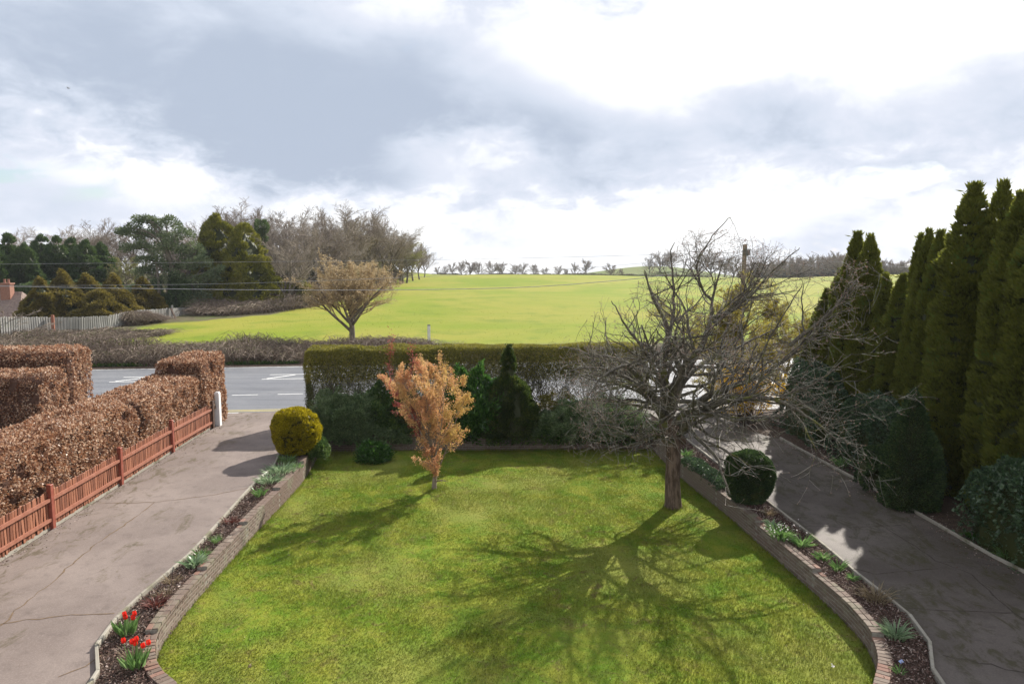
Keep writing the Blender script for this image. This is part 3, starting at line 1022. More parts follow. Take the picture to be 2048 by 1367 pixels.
# ------------------------------------------------------------------ low fence by the left drive
posts_y = [fa[1]]
for px, py in ((248, 969), (352, 904)):
    posts_y.append(hit(px, py)[1])
posts_y.append(fb[1])
gap_ = posts_y[1] - posts_y[0]
posts_y = [posts_y[0] - 2 * gap_, posts_y[0] - gap_] + posts_y
fz = float(drive_z(posts_y[2]))
fence = thing('slatted_fence', 'low reddish brown slatted fence between beech hedge and pinkish drive', 'fence', (*fence_xy(posts_y[2]), fz))
fo = origin(fence)
yaw_f = math.atan2(fdir[1], fdir[0])
post_me = bevelled_box('post', (.115, .115, 1.12), M['fence_post'], .008, .003)
for i, y in enumerate(posts_y):
    x, yv = fence_xy(y)
    o = link('post', post_me if i < len(posts_y) - 1 else bevelled_box('post', (.14, .14, 1.05), M['dark_wood'], .01), fence)
    o.location = (x - fo[0], yv - fo[1], float(drive_z(y)) + .52 - fo[2])
    o.rotation_euler = (RNG.normal(0, .01), RNG.normal(0, .01), yaw_f)
    if i == len(posts_y) - 1:
        o['label'] = 'dark unpainted end post'
slats = [bevelled_box('slat', (.078, .020, .86), M['fence_slat'], .004, .003, s) for s in range(5)]
nf = np.array([-fdir[1], fdir[0]])       # towards the hedge
for a, b in zip(posts_y[:-1], posts_y[1:]):
    ln = (b - a) / fdir[1]
    k = int(round((ln - .13) / .098))
    for j in range(k):
        y = a + (b - a) * (.07 + (j + .5) * (ln - .14) / k) / ln
        x, yv = fence_xy(y)
        o = link('slat', slats[random.randrange(5)], fence)
        o.location = (x + nf[0] * .03 - fo[0], yv + nf[1] * .03 - fo[1], float(drive_z(y)) + .05 + .43 + RNG.normal(0, .006) - fo[2])
        o.rotation_euler = (RNG.normal(0, .018), RNG.normal(0, .022), yaw_f + RNG.normal(0, .05))
        o.scale.x = RNG.uniform(.9, 1.12)
    for h in (.24, .72):
        p, q = fence_xy(a + .06), fence_xy(b - .06)
        part('rail', bar((*(p - nf * .012), float(drive_z(p[1])) + h), (*(q - nf * .012), float(drive_z(q[1])) + h), .055, .075), M['fence_rail'], fence)
    p, q = fence_xy(a + .05), fence_xy(b - .05)
    part('gravel_board', bar((*(p + nf * .03), float(drive_z(p[1])) + .02), (*(q + nf * .03), float(drive_z(q[1])) + .02), .03, .08), M['edging'], fence)

gp = hit(437, 851)
gate = thing('gate_post', 'white square post where the pinkish drive meets the road', 'post', gp)
V, F = box((0, 0, .62), (.20, .20, 1.24), yaw_f, taper=.92)
part('shaft', (V, F), M['white_paint'], gate, local=True)
part('cap', box((0, 0, 1.27), (.185, .185, .06), yaw_f, taper=.55), M['white_paint'], gate, local=True)


# ------------------------------------------------------------------ hedges
def box_hedge_points(rng, c0, c1, width, h0, h1, n, zf, lump=.12, ends=(True, True)):
    """points and outward normals on a rounded clipped hedge between c0 and c1 (xy)"""
    c0, c1 = np.array(c0, float), np.array(c1, float)
    d = c1 - c0
    L = np.linalg.norm(d)
    d /= L
    s = np.array([d[1], -d[0]])
    H = (h0 + h1) / 2
    areas = np.array([L * H, L * H, L * width, width * H, width * H])
    if not ends[0]:
        areas[3] = 0
    if not ends[1]:
        areas[4] = 0
    f = rng.choice(5, n, p=areas / areas.sum())
    a, b = rng.random(n), rng.random(n)
    lx = np.where(f < 3, a * L, np.where(f == 3, 0, L))
    ly = np.where(f == 0, width / 2, np.where(f == 1, -width / 2, (np.where(f == 2, b, a) - .5) * width))
    hz = np.where(f == 2, 1.0, b)
    nx = np.where(f == 3, -1.0, np.where(f == 4, 1.0, 0.0))
    ny = np.where(f == 0, 1.0, np.where(f == 1, -1.0, 0.0))
    nz = np.where(f == 2, 1.0, 0.0)
    h = h0 + (h1 - h0) * lx / L
    # round the arrises: pull corner points inwards
    r = .22
    ex = np.minimum(lx, L - lx)
    ey = width / 2 - np.abs(ly)
    ez = h * (1 - hz)
    k = np.zeros(n)
    for p_, q_ in ((ey, ez), (ex, ez), (ex, ey)):
        k += np.clip((r - np.maximum(p_, q_)) / r, 0, 1) ** 2 * .09
    P = np.zeros((n, 3))
    Nn = np.stack([d[0] * nx + s[0] * ny, d[1] * nx + s[1] * ny, nz], 1)
    cx, cy = lx, ly * (1 - k * 1.2)
    P[:, :2] = c0 + d * cx[:, None] + s * cy[:, None]
    P[:, 2] = zf(P[:, 1]) + h * hz - k
    bump = vnoise(P, 1.3) + .5 * vnoise(P, 3.1) - .75
    P = P + Nn * (bump * lump - np.abs(rng.normal(0, .05, n)))[:, None]
    return P, Nn


def hedge_core(c0, c1, width, h0, h1, zf, inset=.16):
    c0, c1 = np.array(c0, float), np.array(c1, float)
    d = (c1 - c0) / np.linalg.norm(c1 - c0)
    s = np.array([d[1], -d[0]])
    a, b = c0 + d * inset, c1 - d * inset
    w = width / 2 - inset
    V = []
    for e, h in ((a, h0), (b, h1)):
        z = float(zf(e[1]))
        for kx, kz in ((-1, 0), (1, 0), (1, h - inset - .12), (.75, h - inset), (-.75, h - inset), (-1, h - inset - .12)):
            p = e + s * w * kx
            V.append((p[0], p[1], z + kz))
    F = [[i, (i + 1) % 6, (i + 1) % 6 + 6, i + 6] for i in range(6)]
    V = np.array(V)
    return [(V, F), (V, [[0, 5, 4, 3], [0, 3, 2, 1], [6, 7, 8, 9], [6, 9, 10, 11]])]


def beech_hedge(label, blocks, dens=1350, size=.064):
    c = np.array(blocks[0][0])
    t = thing('beech_hedge', label, 'hedge', (*c, float(drive_z(c[1]))))
    leaf, core, tw_ = [], [], []
    for (c0, c1, w_, h0, h1) in blocks:
        L = math.dist(c0, c1)
        n = int(dens * (2 * L * (h0 + h1) / 2 + L * w_ + 2 * w_ * h1))
        P, Nn = box_hedge_points(RNG, c0, c1, w_, h0, h1, n, drive_z, .17)
        k_ = vnoise(P, 4.2) > .30 + RNG.normal(0, .04, n)
        P, Nn = P[k_] + Nn[k_] * ((vnoise(P[k_], 4.2) - .5) * .12)[:, None], Nn[k_]
        n = len(P)
        D = unit(RNG.normal(size=P.shape)) + Nn * .5
        sz = RNG.uniform(.5, 1.35, n) * size
        q = RNG.integers(0, n, n // 45)
        T_ = unit(Nn[q] + RNG.normal(0, .4, (len(q), 3)) + (0, 0, .3))
        tw_.append(tubes(np.stack([P[q] - T_ * .2, P[q] - T_ * .03, P[q] + T_ * RNG.uniform(.03, .14, (len(q), 1))], 1), np.full((len(q), 3), .004), 3))
        leaf.append(cards(P, D, sz, sz * .72, .25))
        core += hedge_core(c0, c1, w_, h0, h1, drive_z)
    part('leaves', leaf, M['beech'], t, kind='stuff')
    part('branches', core, M['beech_twig'], t)
    part('twigs', tw_, M['beech_twig'], t, kind='stuff')
    return t


hx = lambda y, o: tuple(fence_xy(y) + nf * o)
beech_hedge('long clipped brown beech hedge rising behind the reddish fence',
            [(hx(8.5, 1.1), hx(26.3, 1.1), 1.75, 2.25, 2.05), (hx(26.0, .95), hx(28.2, .95), 1.75, 2.6, 2.66)])
e1 = at(160, 697, 28.2)
beech_hedge('separate brown beech hedge at the edge of view with a lower front tier',
            [((-34, 26.8), (e1[0], 28.2), 1.7, 2.75, 2.85), ((-34, 24.6), (e1[0] + .2, 26.2), 1.9, 2.15, 2.2)], dens=900, size=.07)

# privet hedge: dense clipped top over bare stems
pc0, pc1 = np.array([-7.75, 27.2]), np.array([5.2, 28.3])
ptz = 2.93
t = thing('privet_hedge', 'long clipped olive green hedge with bare see-through stems below', 'hedge', ((pc0[0] + pc1[0]) / 2, 27.7, 0))
L = np.linalg.norm(pc1 - pc0)
dv = (pc1 - pc0) / L
sv = np.array([dv[1], -dv[0]])
n = 200000
P, Nn = box_hedge_points(RNG, pc0, pc1, 1.35, ptz, ptz, n, flatz, .17)
hh = P[:, 2] / ptz
along = (P[:, :2] - pc0) @ dv
keep = RNG.random(n) < np.clip(sstep(hh + .16 * (vnoise(P, 1.1) - .5) + .10 * np.clip(1 - along / 4, 0, 1), .42, .68) + .20 + .62 * np.clip(1 - along / 5.0, 0, 1) + .5 * np.clip(1 - along / .7, 0, 1) + .12 * (vnoise(P, 2.0) > .6), 0, 1)
P, Nn = P[keep], Nn[keep]
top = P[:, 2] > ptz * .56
szs = RNG.uniform(.035, .06, len(P))
Dd = unit(RNG.normal(size=P.shape)) + Nn * .4 + (0, 0, .3)
part('leaves', [cards(P[top], Dd[top], szs[top] * 1.1, szs[top] * .5), ], M['privet'], t, kind='stuff')
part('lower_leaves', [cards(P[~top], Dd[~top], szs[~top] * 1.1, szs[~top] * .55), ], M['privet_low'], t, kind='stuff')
nst = 120
st_x = RNG.uniform(.1, L - .1, nst)
base = np.zeros((nst, 3))
base[:, :2] = pc0 + dv * st_x[:, None] + sv * RNG.uniform(-.35, .35, nst)[:, None]
Pm = np.zeros((nst, 7, 3))
Pm[:, 0] = base
d = unit(RNG.normal(0, .22, (nst, 3)) * (1, 1, 0) + (0, 0, 1))
for j in range(1, 7):
    d = unit(d + RNG.normal(0, .13, d.shape) * (1, 1, .3))
    Pm[:, j] = Pm[:, j - 1] + d * 2.5 / 6
Rm = np.linspace(.026, .010, 7)[None, :] * RNG.uniform(.6, 1.4, (nst, 1))
P2, R2 = kids(RNG, Pm, Rm, 11, .10, .95, (.35, .9), .42, .6, 6, .16, .10, .006)
P3, R3 = kids(RNG, P2, R2, 6, .2, 1, (.4, 1.0), .5, .6, 5, .2, .05, .004)


def clamp_hedge(Pt, Rt):
    q = (Pt[..., :2] - pc0)
    a = q @ dv
    s = q @ sv
    ok = ((a > -.1) & (a < L + .1) & (np.abs(s) < .75) & (Pt[..., 2] < ptz + .02) & (Pt[..., 2] > 0)).all(1)
    return Pt[ok], Rt[ok]


a_, b_ = clamp_hedge(Pm, Rm)
geo = [tubes(a_, b_, 5)]
for a_, b_ in ((P2, R2), (P3, R3)):
    a_, b_ = clamp_hedge(a_, b_)
    geo.append(tubes(a_, b_, 3))
part('stems', geo, M['twig_dark'], t)
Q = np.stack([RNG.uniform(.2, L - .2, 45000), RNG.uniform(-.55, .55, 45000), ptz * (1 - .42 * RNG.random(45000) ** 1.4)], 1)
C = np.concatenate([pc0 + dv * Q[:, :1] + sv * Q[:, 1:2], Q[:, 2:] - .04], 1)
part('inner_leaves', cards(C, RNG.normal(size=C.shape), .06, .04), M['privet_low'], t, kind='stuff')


# ------------------------------------------------------------------ foliage bodies
def lathe_foliage(rng, prof, h, n, size, lump=.12, lscale=1.6, up=.6, outw=.8, wratio=.45, depth=.18, zmin=0.0, shift=(0, 0), fold=.2, rand=.5, clump=0.0, cthr=.45):
    n0_ = n
    n = int(n * (1.9 if clump else 1))
    """sprays over the surface of a body of revolution, local to its base; prof(t) -> radius, t in 0..1"""
    t = rng.random(n * 3)
    r = prof(t)
    k = rng.random(n * 3) < r / r.max()
    t, r = t[k][:n], r[k][:n]
    th = rng.uniform(0, 2 * math.pi, len(t))
    e = 1e-3
    slope = (prof(np.clip(t + e, 0, 1)) - prof(np.clip(t - e, 0, 1))) / (2 * e * h)
    dirs = np.stack([np.cos(th), np.sin(th), t * 0], 1)
    P = dirs * r[:, None]
    P[:, 2] = zmin + t * h
    lp_ = vnoise(P + np.array([shift[0], shift[1], 0]), lscale) + .5 * vnoise(P + 7.3 + np.array([shift[0], shift[1], 0]), lscale * 2.3) - .75
    inn = np.abs(rng.normal(0, depth * .5, len(t)))
    lp_ = lp_ * np.clip(r / (lump * 2.2 + .05), .15, 1)
    P = P + dirs * (lp_ * lump * 2 - inn)[:, None]
    nrm = unit(dirs + np.stack([t * 0, t * 0, -slope], 1))
    if clump:
        cn = vnoise(P * (1, 1, 1.5) + 3.7, clump)
        kk = (cn > cthr + rng.normal(0, .05, len(t))) | (t > .93)
        P = P + nrm * ((cn - cthr) * .45 / clump)[:, None]
        P, nrm, t = P[kk], nrm[kk], t[kk]
    D = nrm * outw + np.array([0, 0, up]) + unit(rng.normal(size=P.shape)) * rand
    sz = size * rng.uniform(.6, 1.3, len(t))
    return cards(P, D, sz, sz * wratio, fold, rng)


def lathe_core(prof, h, sc_=.82, sides=18, rows=14, zmin=0.0, lump=.12, lscale=1.6, shift=(0, 0)):
    tt = np.linspace(0, 1, rows)
    th = np.arange(sides) * 2 * math.pi / sides
    T, H = np.meshgrid(tt, th, indexing='ij')
    r = prof(T)
    P = np.stack([np.cos(H) * r, np.sin(H) * r, zmin + T * h], -1)
    lp_ = vnoise(P + np.array([shift[0], shift[1], 0]), lscale) + .5 * vnoise(P + 7.3 + np.array([shift[0], shift[1], 0]), lscale * 2.3) - .75
    lp_ = lp_ * np.clip(r / (lump * 2.2 + .05), .15, 1)
    rr = np.maximum(r + lp_ * lump * 2, .01) * sc_
    P[..., 0], P[..., 1] = np.cos(H) * rr, np.sin(H) * rr
    P[..., 2] = zmin + T * h * (1 - (1 - sc_) * .5)
    idx = np.arange(rows * sides).reshape(rows, sides)
    nx = np.roll(idx, -1, 1)
    F = np.stack([idx[:-1], nx[:-1], nx[1:], idx[1:]], -1).reshape(-1, 4)
    V = np.concatenate([P.reshape(-1, 3), [[0, 0, zmin + h * (1 - (1 - sc_) * .5)]]])
    cap = np.stack([idx[-1], nx[-1], np.full(sides, len(V) - 1)], 1)
    return [(V, F), (V, cap)]


ball = lambda R: (lambda t: R * np.sqrt(np.clip(1 - (2 * t - 1) ** 2, 0.0, 1)) + .01)
cone = lambda R, p=1.0, b=.12: (lambda t: R * np.clip((1 - t), 0, 1) ** p * np.clip(t / b + .55, 0, 1) + .015)
column = lambda R: (lambda t: R * np.clip(1 - t ** 3.3, 0, 1) ** .8 * (.88 + .12 * np.clip(t / .3, 0, 1)) + .02)


def shift_geo(geo, off):
    if isinstance(geo, tuple):
        geo = [geo]
    return [(np.asarray(g[0]) + np.asarray(off),) + tuple(g[1:]) for g in geo]


# golden clipped ball and the yew topiary
gb = hit(590, 912)
gb = np.array([gb[0], gb[1] + .15, float(drive_z(gb[1]))])
t = thing('golden_bush', 'round clipped golden conifer bush beside the pinkish drive', 'bush', gb)
Rb, Hb = .73, 1.46
part('foliage', lathe_foliage(RNG, ball(Rb), Hb, 26000, .075, .10, 2.4, .5, .9, .35, .08, .05, rand=.5, clump=9, cthr=.36), M['gold'], t, kind='stuff', local=True)
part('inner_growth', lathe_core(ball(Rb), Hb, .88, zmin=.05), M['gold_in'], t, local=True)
part('stem', tubes(np.array([[[0, 0, -.05], [.02, 0, .2], [0, 0, .5]]]), np.array([[.06, .05, .04]]), 6), M['twig_dark'], t, local=True)
yb = hit(1500, 1012)
yb[0] -= 0.0
yb = np.array([yb[0] + .02, yb[1] + .25, float(drive_z(yb[1]))])
t = thing('topiary_bush', 'dark green clipped oval topiary bush in the bed by the shaded drive', 'bush', yb)
egg = lambda t: .56 * np.clip(1 - np.abs(2 * t - 1) ** 2.6, 0, 1) ** .5 + .01
part('foliage', lathe_foliage(RNG, egg, 1.36, 20000, .06, .07, 2.6, .5, .9, .4, .07, .03, rand=.5, clump=9, cthr=.36), M['yew'], t, kind='stuff', local=True)
part('inner_growth', lathe_core(egg, 1.36, .88, zmin=.03), M['thuja_in'], t, local=True)
part('stem', tubes(np.array([[[0, 0, -.05], [.02, 0, .2], [0, 0, .5]]]), np.array([[.06, .05, .04]]), 6), M['twig_dark'], t, local=True)


def arching_shrub(name, label, cat, c, R, h, mat, n_br, per, size, flat_=.5, seed=1, upw=.25, wr=.5, droop=-.06, barkm=None):
    """a shrub of spreading branches carrying foliage clumps"""
    rng = np.random.default_rng(seed)
    t = thing(name, label, cat, c)
    th = rng.uniform(0, 6.283, n_br)
    el_ = rng.uniform(flat_ * .3, 1.2, n_br)
    d = np.stack([np.cos(th) * np.cos(el_), np.sin(th) * np.cos(el_), np.sin(el_)], 1)
    Rv = np.array(R)
    Ln = 1 / np.sqrt((d[:, 0] / Rv[0]) ** 2 + (d[:, 1] / Rv[1]) ** 2 + (d[:, 2] / h) ** 2) * rng.uniform(.72, 1.05, n_br)
    P = np.zeros((n_br, 7, 3))
    for j in range(1, 7):
        P[:, j] = P[:, j - 1] + d * (Ln / 6)[:, None]
        d = unit(d + rng.normal(0, .10, d.shape) + (0, 0, droop))
    P[:, :, 2] = np.maximum(P[:, :, 2], .04)
    Rr = np.linspace(.022, .006, 7)[None, :].repeat(n_br, 0)
    P2, R2 = kids(rng, P, Rr, 6, .35, 1, (.3, .9), .38, .7, 5, .12, .02, .004)
    part('branches', [tubes(P, Rr, 4), tubes(P2, R2, 3)], barkm or M['twig_dark'], t, local=True)
    th2, ph2 = np.arange(14) * 2 * math.pi / 14, np.linspace(0, math.pi / 2, 6)
    V = np.array([(math.cos(a) * math.cos(b_) * R[0] * .72, math.sin(a) * math.cos(b_) * R[1] * .72, math.sin(b_) * h * .72) for b_ in ph2 for a in th2])
    V = V * (.7 + .5 * vnoise(V + seed * 3.1, 1.6))[:, None]
    F = [[i * 14 + k, i * 14 + (k + 1) % 14, i * 14 + 14 + (k + 1) % 14, i * 14 + 14 + k] for i in range(5) for k in range(14)]
    part('inner_growth', (V, F), M['thuja_in'], t, local=True)
    qn = n_br * per
    q = unit(rng.normal(size=(qn, 3)))
    q[:, 2] = np.abs(q[:, 2])
    qs = q * (R[0], R[1], h) * (.58 + .66 * vnoise(q * (R[0], R[1], h) + seed * 3.1, 2.4) - np.abs(rng.normal(0, .07, qn)))[:, None]
    cn = vnoise(qs + seed * 1.7, 5.0)
    kk = cn > .45 + rng.normal(0, .05, qn)
    qs = (qs * (1 + (cn - .45) * .35)[:, None])[kk]
    q = q[kk]
    qn = len(q)
    sz = size * rng.uniform(.6, 1.3, qn)
    part('outer_foliage', cards(qs, q * .7 + unit(rng.normal(size=q.shape)) * .8 + (0, 0, upw), sz, sz * wr, .2, rng), mat, t, kind='stuff', local=True)
    A = np.concatenate([P[:, 3:].reshape(-1, 3), P2[:, 1:].reshape(-1, 3)])
    dirs = np.concatenate([np.gradient(P, axis=1)[:, 3:].reshape(-1, 3), np.gradient(P2, axis=1)[:, 1:].reshape(-1, 3)])
    i = rng.integers(0, len(A), n_br * per)
    C = A[i] + rng.normal(0, size * .75, (len(i), 3))
    D = unit(dirs[i]) * .8 + unit(rng.normal(size=C.shape)) * .7 + (0, 0, upw)
    sz = size * rng.uniform(.6, 1.3, len(i))
    part('foliage', cards(C, D, sz, sz * wr, .2, rng), mat, t, kind='stuff', local=True)
    return t


by = 25.8
arching_shrub('juniper', 'grey green spreading juniper between the golden bush and the orange maple', 'shrub', (*at(690, 880, by)[:2], -.03), (1.35, .95), 1.45, M['juniper'], 80, 460, .10, seed=3, wr=.3)
arching_shrub('juniper', 'smaller blue green juniper tucked behind the golden bush', 'shrub', (*at(650, 880, 25.9)[:2], -.03), (.75, .75), 1.1, M['juniper'], 45, 420, .08, seed=13, wr=.3)
arching_shrub('low_shrub', 'dark leafy shrub half hidden behind the orange maple', 'shrub', (*at(790, 870, 26.3)[:2], -.03), (1.2, .85), 1.75, M['juniper_g'], 60, 420, .10, seed=4)
arching_shrub('laurel', 'glossy green laurel shrub beside the dark cone conifer', 'shrub', (*at(945, 880, 26.1)[:2], -.03), (1.2, .95), 2.1, M['laurel'], 75, 300, .15, seed=5, upw=.6, wr=.42)
arching_shrub('juniper', 'broad low juniper between the cone conifer and the bare apple tree', 'shrub', (*at(1190, 880, 25.9)[:2], -.03), (2.3, 1.0), 1.15, M['juniper'], 120, 440, .10, seed=6, wr=.3)
arching_shrub('low_shrub', 'yellow green leafy shrub growing against the privet hedge', 'shrub', (*at(1130, 870, 26.7)[:2], -.03), (1.0, .4), 1.2, M['privet'], 50, 260, .07, seed=8)
arching_shrub('euphorbia', 'small dark leafy plant on the lawn at the foot of the shaded wall', 'plant', (*hit(748, 922, lawn_z)[:2], float(lawn_z(24.6))), (.5, .35), .75, M['laurel'], 34, 120, .12, seed=7, upw=.3, wr=.3)
arching_shrub('low_shrub', 'sprawling conifer spray leaning over the near wall corner', 'shrub', (*hit(625, 905)[:2], -.05), (.55, .5), .45, M['juniper_g'], 34, 220, .075, seed=9, droop=-.12)
arching_shrub('low_shrub', 'dark shrub beside the wall at the corner nearest the apple tree', 'shrub', (*at(1330, 870, 25.2)[:2], -.03), (.6, .5), .7, M['juniper_g'], 34, 260, .08, seed=10)

# cone conifer in the back bed
cc = at(1018, 895, 25.9)
t = thing('cone_conifer', 'dark green conical conifer with a narrow top against the hedge', 'conifer', (cc[0], cc[1], -.05))
H = at(1014, 690, 25.9)[2] + .05
prof = lambda t: np.interp(t, [0, .12, .35, .55, .66, .80, 1.0], [1.0, 1.08, .86, .55, .27, .24, .02])
part('foliage', lathe_foliage(RNG, prof, H, 26000, .11, .16, 2.2, .35, .9, .42, .22, rand=.4, clump=4.5), M['cone_dark'], t, kind='stuff', local=True)
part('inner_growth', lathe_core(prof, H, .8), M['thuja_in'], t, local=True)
part('trunk', tubes(np.array([[[0, 0, 0], [0, 0, H * .5], [0, 0, H * .95]]]), np.array([[.07, .05, .01]]), 6), M['twig_dark'], t, local=True)

# ------------------------------------------------------------------ the right-hand conifer screen
variants = []
for s in range(4):
    rng = np.random.default_rng(40 + s)
    cp = column(.5)
    if s == 3:
        pr = lambda t: .5 * np.clip(1 - t ** 2.0, 0, 1) ** .85 * (.9 + .1 * np.clip(t / .3, 0, 1)) + .02
    else:
        pr = cp
    fol = lathe_foliage(rng, pr, 8.0, 40000, .11, .08, 1.5, .95, .55, .36, .12, shift=(s * 9.1, 0), rand=.30, clump=5.5, cthr=.33)
    tip = rng.normal(0, .035, (260, 3)) * (1, 1, 0) + np.stack([np.zeros(260), np.zeros(260), rng.uniform(7.55, 8.0, 260)], 1)
    fol2 = cards(tip, rng.normal(0, .3, tip.shape) + (0, 0, 1), .2, .05)
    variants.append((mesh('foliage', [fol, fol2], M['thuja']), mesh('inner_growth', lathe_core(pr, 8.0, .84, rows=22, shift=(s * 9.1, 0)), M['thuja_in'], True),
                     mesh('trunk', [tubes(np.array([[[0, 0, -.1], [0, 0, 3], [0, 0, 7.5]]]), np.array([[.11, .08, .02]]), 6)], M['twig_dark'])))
row = lambda px: 13.9 / ((px - 1024) / FPX + .073)          # distance at which the line of trees passes this bearing
rowx = lambda y: 13.9 - .073 * y
con = [(1631, 626, .62, 0, 'slim low conifer at the road end of the tall screen'),
       (1655, 580, .80, 1, 'short slim conifer second from the road end of the screen'),
       (1682, 541, .84, 3, 'pointed conifer just in front of the broad double topped one'),
       (1715, 468, .92, 0, 'tall broad conifer with a double tip standing apart from the cluster'),
       (1742, 473, .74, 2, 'second tip of the double topped conifer clump facing the drive'),
       (1772, 550, .80, 3, 'short conifer in the notch between the double topped one and the cluster'),
       (1806, 552, .80, 1, 'conifer rising in the notch towards the three level tips'),
       (1842, 473, .66, 3, 'first slim tip of the three level conifers in mid screen'),
       (1859, 464, .66, 1, 'middle slim tip of the three level conifers in mid screen'),
       (1882, 466, .76, 2, 'third and fullest of the three level conifers in mid screen'),
       (1950, 374, 1.16, 0, 'tallest and broadest column conifer towering over the screen'),
       (2008, 369, .82, 2, 'narrow tall conifer right behind the broadest column'),
       (2046, 392, 1.05, 1, 'tall conifer cut by the picture edge next to the narrow one'),
       (2105, 360, 1.1, 0, 'conifer standing just past the picture edge above the ivy'),
       (2190, 330, 1.1, 2, 'last conifer of the screen nearest the house'),
       (2300, 300, 1.1, 1, 'unseen conifer added at the house end to shade the drive')]  # out of view, added so the screen shades more of the drive
for i, (px, py, wid, v, lab) in enumerate(con):
    yv = row(px) + (0.55 if px == 2008 else 0)
    top = at(px, py, yv)
    zb = float(drive_z(yv))
    h = top[2] - zb
    t = thing('column_conifer', lab, 'conifer', (top[0], yv, zb), 'tall column conifers beside the shaded drive')
    for nm, me in zip(('foliage', 'inner_growth', 'trunk'), variants[v]):
        o = link(nm, me, t)
        o.scale = (wid * 1.5, wid * 1.5, h / 8.0)
        o.rotation_euler.z = i * 1.7
        if nm == 'foliage':
            o['kind'] = 'stuff'


def mass(name, label, cat, spine, w_, h, mat, n, size, seed, wr=.8, lump=.35, core=True, kindstuff=False, up=.1, zf=drive_z, lsc=1.1):
    """an irregular leafy mass along a line of (x, y) points with its own height at each point"""
    rng = np.random.default_rng(seed)
    S = np.array(spine, float)
    hs = np.broadcast_to(h, (len(S),)).astype(float)
    seg = np.concatenate([[0], np.cumsum(np.linalg.norm(np.diff(S, axis=0), axis=1))])
    u = rng.random(n) * seg[-1]
    c = np.stack([np.interp(u, seg, S[:, 0]), np.interp(u, seg, S[:, 1])], 1)
    hh_ = np.interp(u, seg, hs)
    T = unit(np.stack([np.interp(u + .05, seg, S[:, k]) - np.interp(u - .05, seg, S[:, k]) for k in (0, 1)], 1))
    Ns = np.stack([-T[:, 1], T[:, 0]], 1)
    a = rng.uniform(-.05, math.pi + .05, n)
    endk = np.clip(np.minimum(u, seg[-1] - u) / (w_ * .6), 0, 1) ** .5
    ca, sa = np.cos(a), np.sin(a)
    sq = lambda v: np.sign(v) * np.abs(v) ** .6
    P = np.zeros((n, 3))
    P[:, :2] = c + Ns * (sq(ca) * w_ / 2)[:, None]
    P[:, 2] = hh_ * np.clip(sq(sa), 0, 1) * (.45 + .55 * endk)
    nr_ = unit(np.concatenate([Ns * ca[:, None], sa[:, None]], 1))
    b = vnoise(P, lsc) + .6 * vnoise(P, lsc * 2.7) - .8
    P = P + nr_ * (b * lump * 2 - np.abs(rng.normal(0, .06, n)))[:, None]
    P[:, 2] = np.maximum(P[:, 2], .0) + (zf(P[:, 1]) if zf is drive_z else zf(P[:, 0], P[:, 1]))
    D = nr_ * .6 + unit(rng.normal(size=P.shape)) * .8 + (0, 0, up)
    sz = size * rng.uniform(.6, 1.3, n)
    mid = S[len(S) // 2]
    zc = float(zf(mid[1])) if zf is drive_z else float(zf(mid[0], mid[1]))
    leaf = cards(P, D, sz, sz * wr, .2, rng)
    t = thing(name, label, cat, (*mid, zc))
    part('foliage', leaf, mat, t, kind='stuff')
    if core:
        R_ = resample(np.concatenate([S, hs[:, None]], 1), max(.5, w_ * .35))
        V, F = [], []
        T2 = unit(np.gradient(R_[:, :2], axis=0))
        for i, (p, tt) in enumerate(zip(R_, T2)):
            nn_ = np.array([-tt[1], tt[0]])
            e = .55 if i in (0, len(R_) - 1) else 1
            for k in range(9):
                an = math.pi * k / 8
                q = p[:2] + nn_ * math.copysign(abs(math.cos(an)) ** .6, math.cos(an)) * w_ / 2 * .8 * e
                z0 = float(zf(q[1])) if zf is drive_z else float(zf(q[0], q[1]))
                V.append((q[0], q[1], z0 + p[2] * .82 * e * math.sin(an) ** .6 + (-.1 if k in (0, 8) else 0)))
        for i in range(len(R_) - 1):
            for k in range(8):
                F.append([i * 9 + k, i * 9 + k + 1, i * 9 + 10 + k, i * 9 + 9 + k])
        part('inner_growth', (V, F), M['thuja_in'], t)
    return t


mass('ivy_bank', 'dark glossy ivy covering the foot of the conifers nearest the viewer', 'ivy', [(11.2, 8.0), (11.5, 12), (11.35, 14.5), (11.2, 16.5)], 1.7, [2.6, 2.6, 2.4, 2.1], M['ivy'], 26000, .085, 61)
mass('ivy_bank', 'dark ivy growing behind the leaning bare apple branches', 'ivy', [(11.3, 18.9), (11.1, 21), (10.9, 23.2)], 1.4, [1.9, 2.2, 2.0], M['ivy'], 18000, .085, 62)
mass('evergreen_shrub', 'dusky evergreen shrub between the ivy and the yellow forsythia', 'shrub', [(10.9, 23.6), (10.8, 25.6), (10.9, 27.2)], 1.7, [2.0, 2.6, 2.4], M['ivy'], 16000, .08, 63)
hc = hit(1825, 1022)
t = thing('holly_cone', 'dark conical evergreen bush standing at the drive edge before the ivy', 'bush', (hc[0] + .15, hc[1] + .5, float(drive_z(hc[1]))))
prof = lambda t: np.interp(t, [0, .15, .4, .7, .9, 1], [.66, .72, .66, .42, .20, .03])
hH = at(1845, 778, hc[1] + .5)[2] - t.location.z
part('foliage', lathe_foliage(RNG, prof, hH, 22000, .075, .10, 2.4, .3, .9, .5, .12, rand=.5), M['yew'], t, kind='stuff', local=True)
part('inner_growth', lathe_core(prof, hH, .85), M['thuja_in'], t, local=True)
mass('evergreen_shrub', 'low dark yew shrub at the drive edge behind the conical bush', 'shrub', [(10.3, 19.3), (10.3, 20.6)], 1.1, [1.2, 1.0], M['yew'], 9000, .07, 66)

